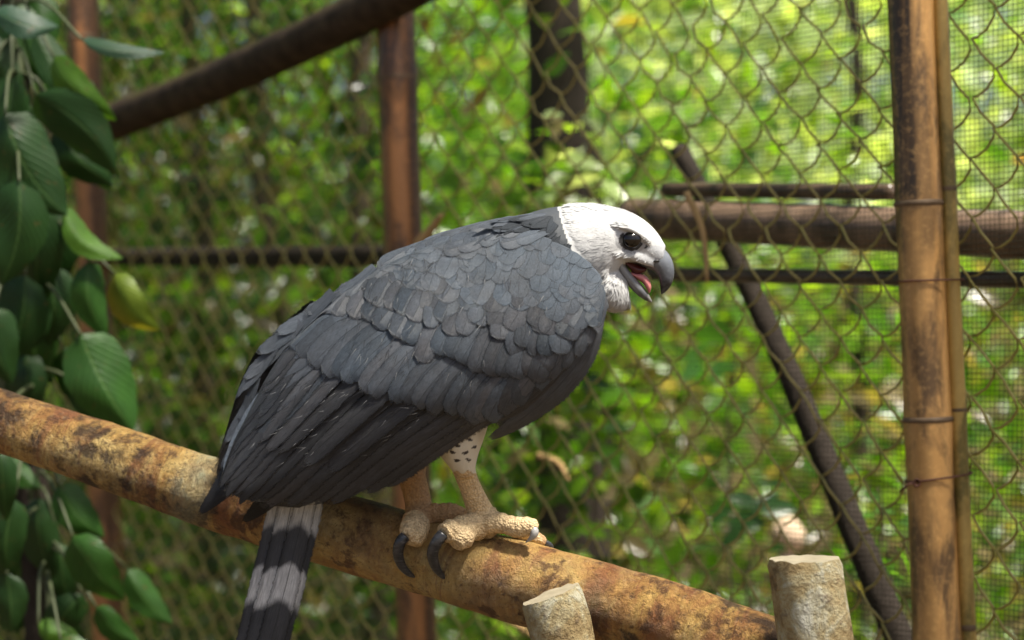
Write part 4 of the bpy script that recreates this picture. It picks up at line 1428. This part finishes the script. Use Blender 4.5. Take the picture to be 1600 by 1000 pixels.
# outer primary coverts towards the front
for (b, p, w_) in [((915, 505), (800, 632), 34), ((905, 500), (815, 615), 34), ((925, 500), (838, 612), 30), ((930, 490), (858, 596), 28), ((935, 478), (880, 580), 26),
                   ((915, 480), (835, 590), 32), ((940, 468), (902, 560), 24), ((942, 455), (920, 540), 22)]:
    feather('covert_feather', b, p, w_, M['covert'], wing, 26 + J(1), .05, 3, 2, .12, 'round', n=9)
# median coverts
T2 = [(470, 500), (520, 490), (568, 508), (607, 536), (655, 555), (700, 568), (744, 582), (786, 590), (822, 603), (850, 590)]
for k in range(19):
    t = k / 18
    p = poly_at(T2, t); an = math.radians(132 - 26 * t + J(3)); L_ = 92 + J(6)
    b = p - L_ * np.array([math.cos(an), math.sin(an)])
    feather('covert_feather', b, p + np.array([J(4), J(6)]), 40 + J(3), M['covert'], wing, 31 + .2 * (18 - k), .03, 3, 2.6, .12, 'long', n=12)
T3 = [(548, 460), (590, 478), (630, 500), (673, 512), (715, 522), (757, 530), (812, 548), (850, 558), (880, 556)]
for k in range(18):
    t = k / 17
    p = poly_at(T3, t); an = math.radians(125 - 24 * t + J(3)); L_ = 74 + J(5)
    b = p - L_ * np.array([math.cos(an), math.sin(an)])
    feather('covert_feather', b, p + np.array([J(6), J(8)]), 37 + J(3), M['covert'], wing, 35 + .2 * (17 - k), .03, 1.6, 2, .05, 'long' if k % 3 else 'round', n=11)
# lesser coverts: rows of small rounded scales up to the bend of the wing
lo_row = [(560, 445), (610, 465), (670, 490), (740, 506), (810, 520), (870, 530), (915, 520), (936, 500)]
hi_row = [(640, 385), (690, 378), (740, 374), (790, 376), (830, 386), (870, 402), (905, 425), (930, 450)]
NR_ = 8
for r in range(NR_):
    f = r / (NR_ - 1)
    cnt = 17
    for k in range(cnt):
        t = (k + .5 * (r % 2)) / cnt
        p = poly_at(lo_row, t) * (1 - f) + poly_at(hi_row, t) * f + np.array([J(6.5), J(6.5)])
        an = math.radians(122 - 18 * t + J(11) + 14 * (t > .85))
        L_ = (72 - 14 * f) * random.uniform(.85, 1.15) * (1 - .28 * max(0, t - .6) / .4) + J(3)
        b = p - L_ * np.array([math.cos(an), math.sin(an)])
        feather('covert_feather', b, p, (42 - 7 * f) * (1 - .2 * max(0, t - .6) / .4) + J(1.5), M['lesser'] if r > 1 else M['covert'], wing, 38 + r * .55 + J(.2), J(.04), .4, J(.5), .015, 'round', n=8)

# back and scapulars: longer blades along the top of the back
def back_d(px, py):
    return wing_d(px, py)
rows = [([(480, 500), (430, 560), (400, 610)], 148, 100, 40, 20), ([(520, 468), (470, 510), (440, 545)], 146, 100, 42, 26)]
sc = []
for k, (b, p) in enumerate([((545, 520), (395, 685)), ((560, 500), (402, 650)), ((575, 470), (412, 616)), ((590, 450), (425, 590)), ((605, 430), (440, 560)),
                           ((630, 412), (462, 532)), ((655, 398), (490, 505)), ((680, 390), (525, 478)), ((700, 384), (560, 455)), ((715, 384), (600, 436))]):
    feather('scapular_feather', b, p, 36, M['scap'] if k > 3 else M['covert'], body, 20 + k * 1.3, -.03, 2, -3, .12, 'long', n=13, clamp=GRV)
for k in range(20):
    p = poly_at([(590, 415), (640, 388), (690, 366), (730, 358)], k / 19) + np.array([J(6), abs(J(9))]); sc.append((p, 152, 80, 38, 34))
for k in range(22):
    p = poly_at([(640, 400), (700, 374), (745, 362), (785, 354)], k / 21) + np.array([J(6), J(8)]); sc.append((p, 158, 66, 34, 46))
for k in range(20):
    p = poly_at([(690, 385), (735, 374), (775, 368), (806, 370)], k / 19) + np.array([J(5), J(7)]); sc.append((p, 165, 58, 30, 56))
for i, (p, an, L_, w_, of) in enumerate(sc):
    cl_ = OUT
    an = math.radians(an + J(4)); L_ += J(5)
    b = p - L_ * np.array([math.cos(an), math.sin(an)])
    feather('scapular_feather', b, p, w_, M['scap'], body, of - 14 + J(.8) + (i % 20) * .1, .02, 2.5, J(1.5), .08, 'round', n=9, clamp=cl_)

# nape and collar: darker blades between head and shoulder
for k in range(64):
    t = random.random()
    x = 775 + 85 * random.random(); y0 = 332 + (x - 880) * -.05
    y = y0 + 60 * random.random() ** 1.2
    an = math.radians(176 - 20 * (y - 330) / 60 + J(6)); L_ = 52 + J(6)
    feather('nape_feather', (x + 18, y), (x + 18 + L_ * math.cos(an), y + L_ * abs(math.sin(an))), 19, M['nape'] if random.random() < (x - 775) / 70 else M['scap'], body, 3 + 6 * (x - 800) / 80 + J(1), .02, 5, J(2), .05, 'point', neck_d, n=9)
for k in range(34):
    t = k / 33
    x = 866 + 16 * random.random() + 26 * t; y = 338 + 75 * t + J(4)
    an = math.radians(128 + J(7)); L_ = 38 + J(4)
    feather('nape_feather', (x, y), (x + L_ * math.cos(an), y + L_ * math.sin(an)), 19, M['nape'], body, 6 + J(1.2), .02, 4, J(2), .05, 'point', neck_d, n=9)

# tail
tail_root = np.array([500.0, 700.0])
tail = None
TF = [((470, 705), (372, 1125), 34, -4), ((505, 705), (420, 1125), 36, -2), ((480, 705), (388, 1130), 46, 4), ((500, 705), (408, 1130), 44, 8), ((492, 705), (400, 1132), 40, 2)]
V, F = loft([(470, 650), (440, 720), (420, 790)], [(560, 680), (520, 740), (488, 795)], [50, 30, 12], [0, 0, 4], n=10, ns=16)
tail = build('tail', V, F, M['flight'], eagle, uv=[(.3, .3)] * len(V))
for (b, p, w_, of) in [((452, 690), (356, 1120), 36, 3), ((512, 690), (398, 1112), 40, 5), ((474, 690), (374, 1128), 48, 9), ((498, 690), (388, 1124), 42, 13)]:
    feather('tail_feather', b, p, w_ * 1.1, M['tail'], tail, of, -.012, 0, 1.5, .05, 'long', lambda x, y: 8 + 0 * x, n=22, m=7)

# loose and frayed barbs lying over the wing
def wisps(n, mat, length, width, lift):
    V = []
    for _ in range(n):
        f, t = random.random(), random.random()
        zone = random.random()
        if zone < .45:
            p = poly_at([(560, 560), (640, 590), (740, 620)], t) * (1 - f) + poly_at([(520, 470), (650, 400), (900, 440)], t) * f; an = 118 - 14 * t
        else:
            p = poly_at([(380, 700), (480, 740), (640, 700)], t) * (1 - f) + poly_at([(440, 580), (520, 590), (660, 640)], t) * f; an = 140 + 8 * t
        an = math.radians(an + J(16)); L_ = length * random.uniform(.4, 1.5)
        a_ = np.array([math.cos(an), math.sin(an)]); n_ = np.array([-a_[1], a_[0]])
        c = J(.12)
        for k in range(4):
            q = p + a_ * L_ * k / 3 + n_ * c * L_ * (k / 3) ** 2
            w_ = width * (1 - k / 3.2)
            for sg in (-1, 1):
                r = q + n_ * w_ * sg * .5
                V.append((r[0], r[1], wing_d(r[0], r[1]) + 26 + lift * k / 3))
    F = []
    for i in range(n):
        for k in range(3):
            b = i * 8 + k * 2
            F.append((b, b + 1, b + 3, b + 2))
    o = build('loose_barbs', UA(V), F, mat, wing)
    o['kind'] = 'stuff'
wisps(70, plain('pale_barb', (.22, .22, .22), .6), 12, .8, 1.0)
wisps(200, plain('dark_barb', (.02, .02, .022), .6), 20, 1.1, 1.5)

# bushes left of the enclosure, mostly outside the picture
pos = clumps(420, 22, ((-6.5, -2.0), (4.6, 9.5), (0.0, 2.9)), 0.18)
pos = pos[pos[:, 0] < -1.2 - 0.16 * pos[:, 1]]
o = leaves(pos, rng.uniform(.07, .14, len(pos)), leafcol(len(pos), .8), name='forest_undergrowth')
tag(o, 'blurred green bushes left of the enclosure beyond the vine', 'undergrowth', kind='stuff')
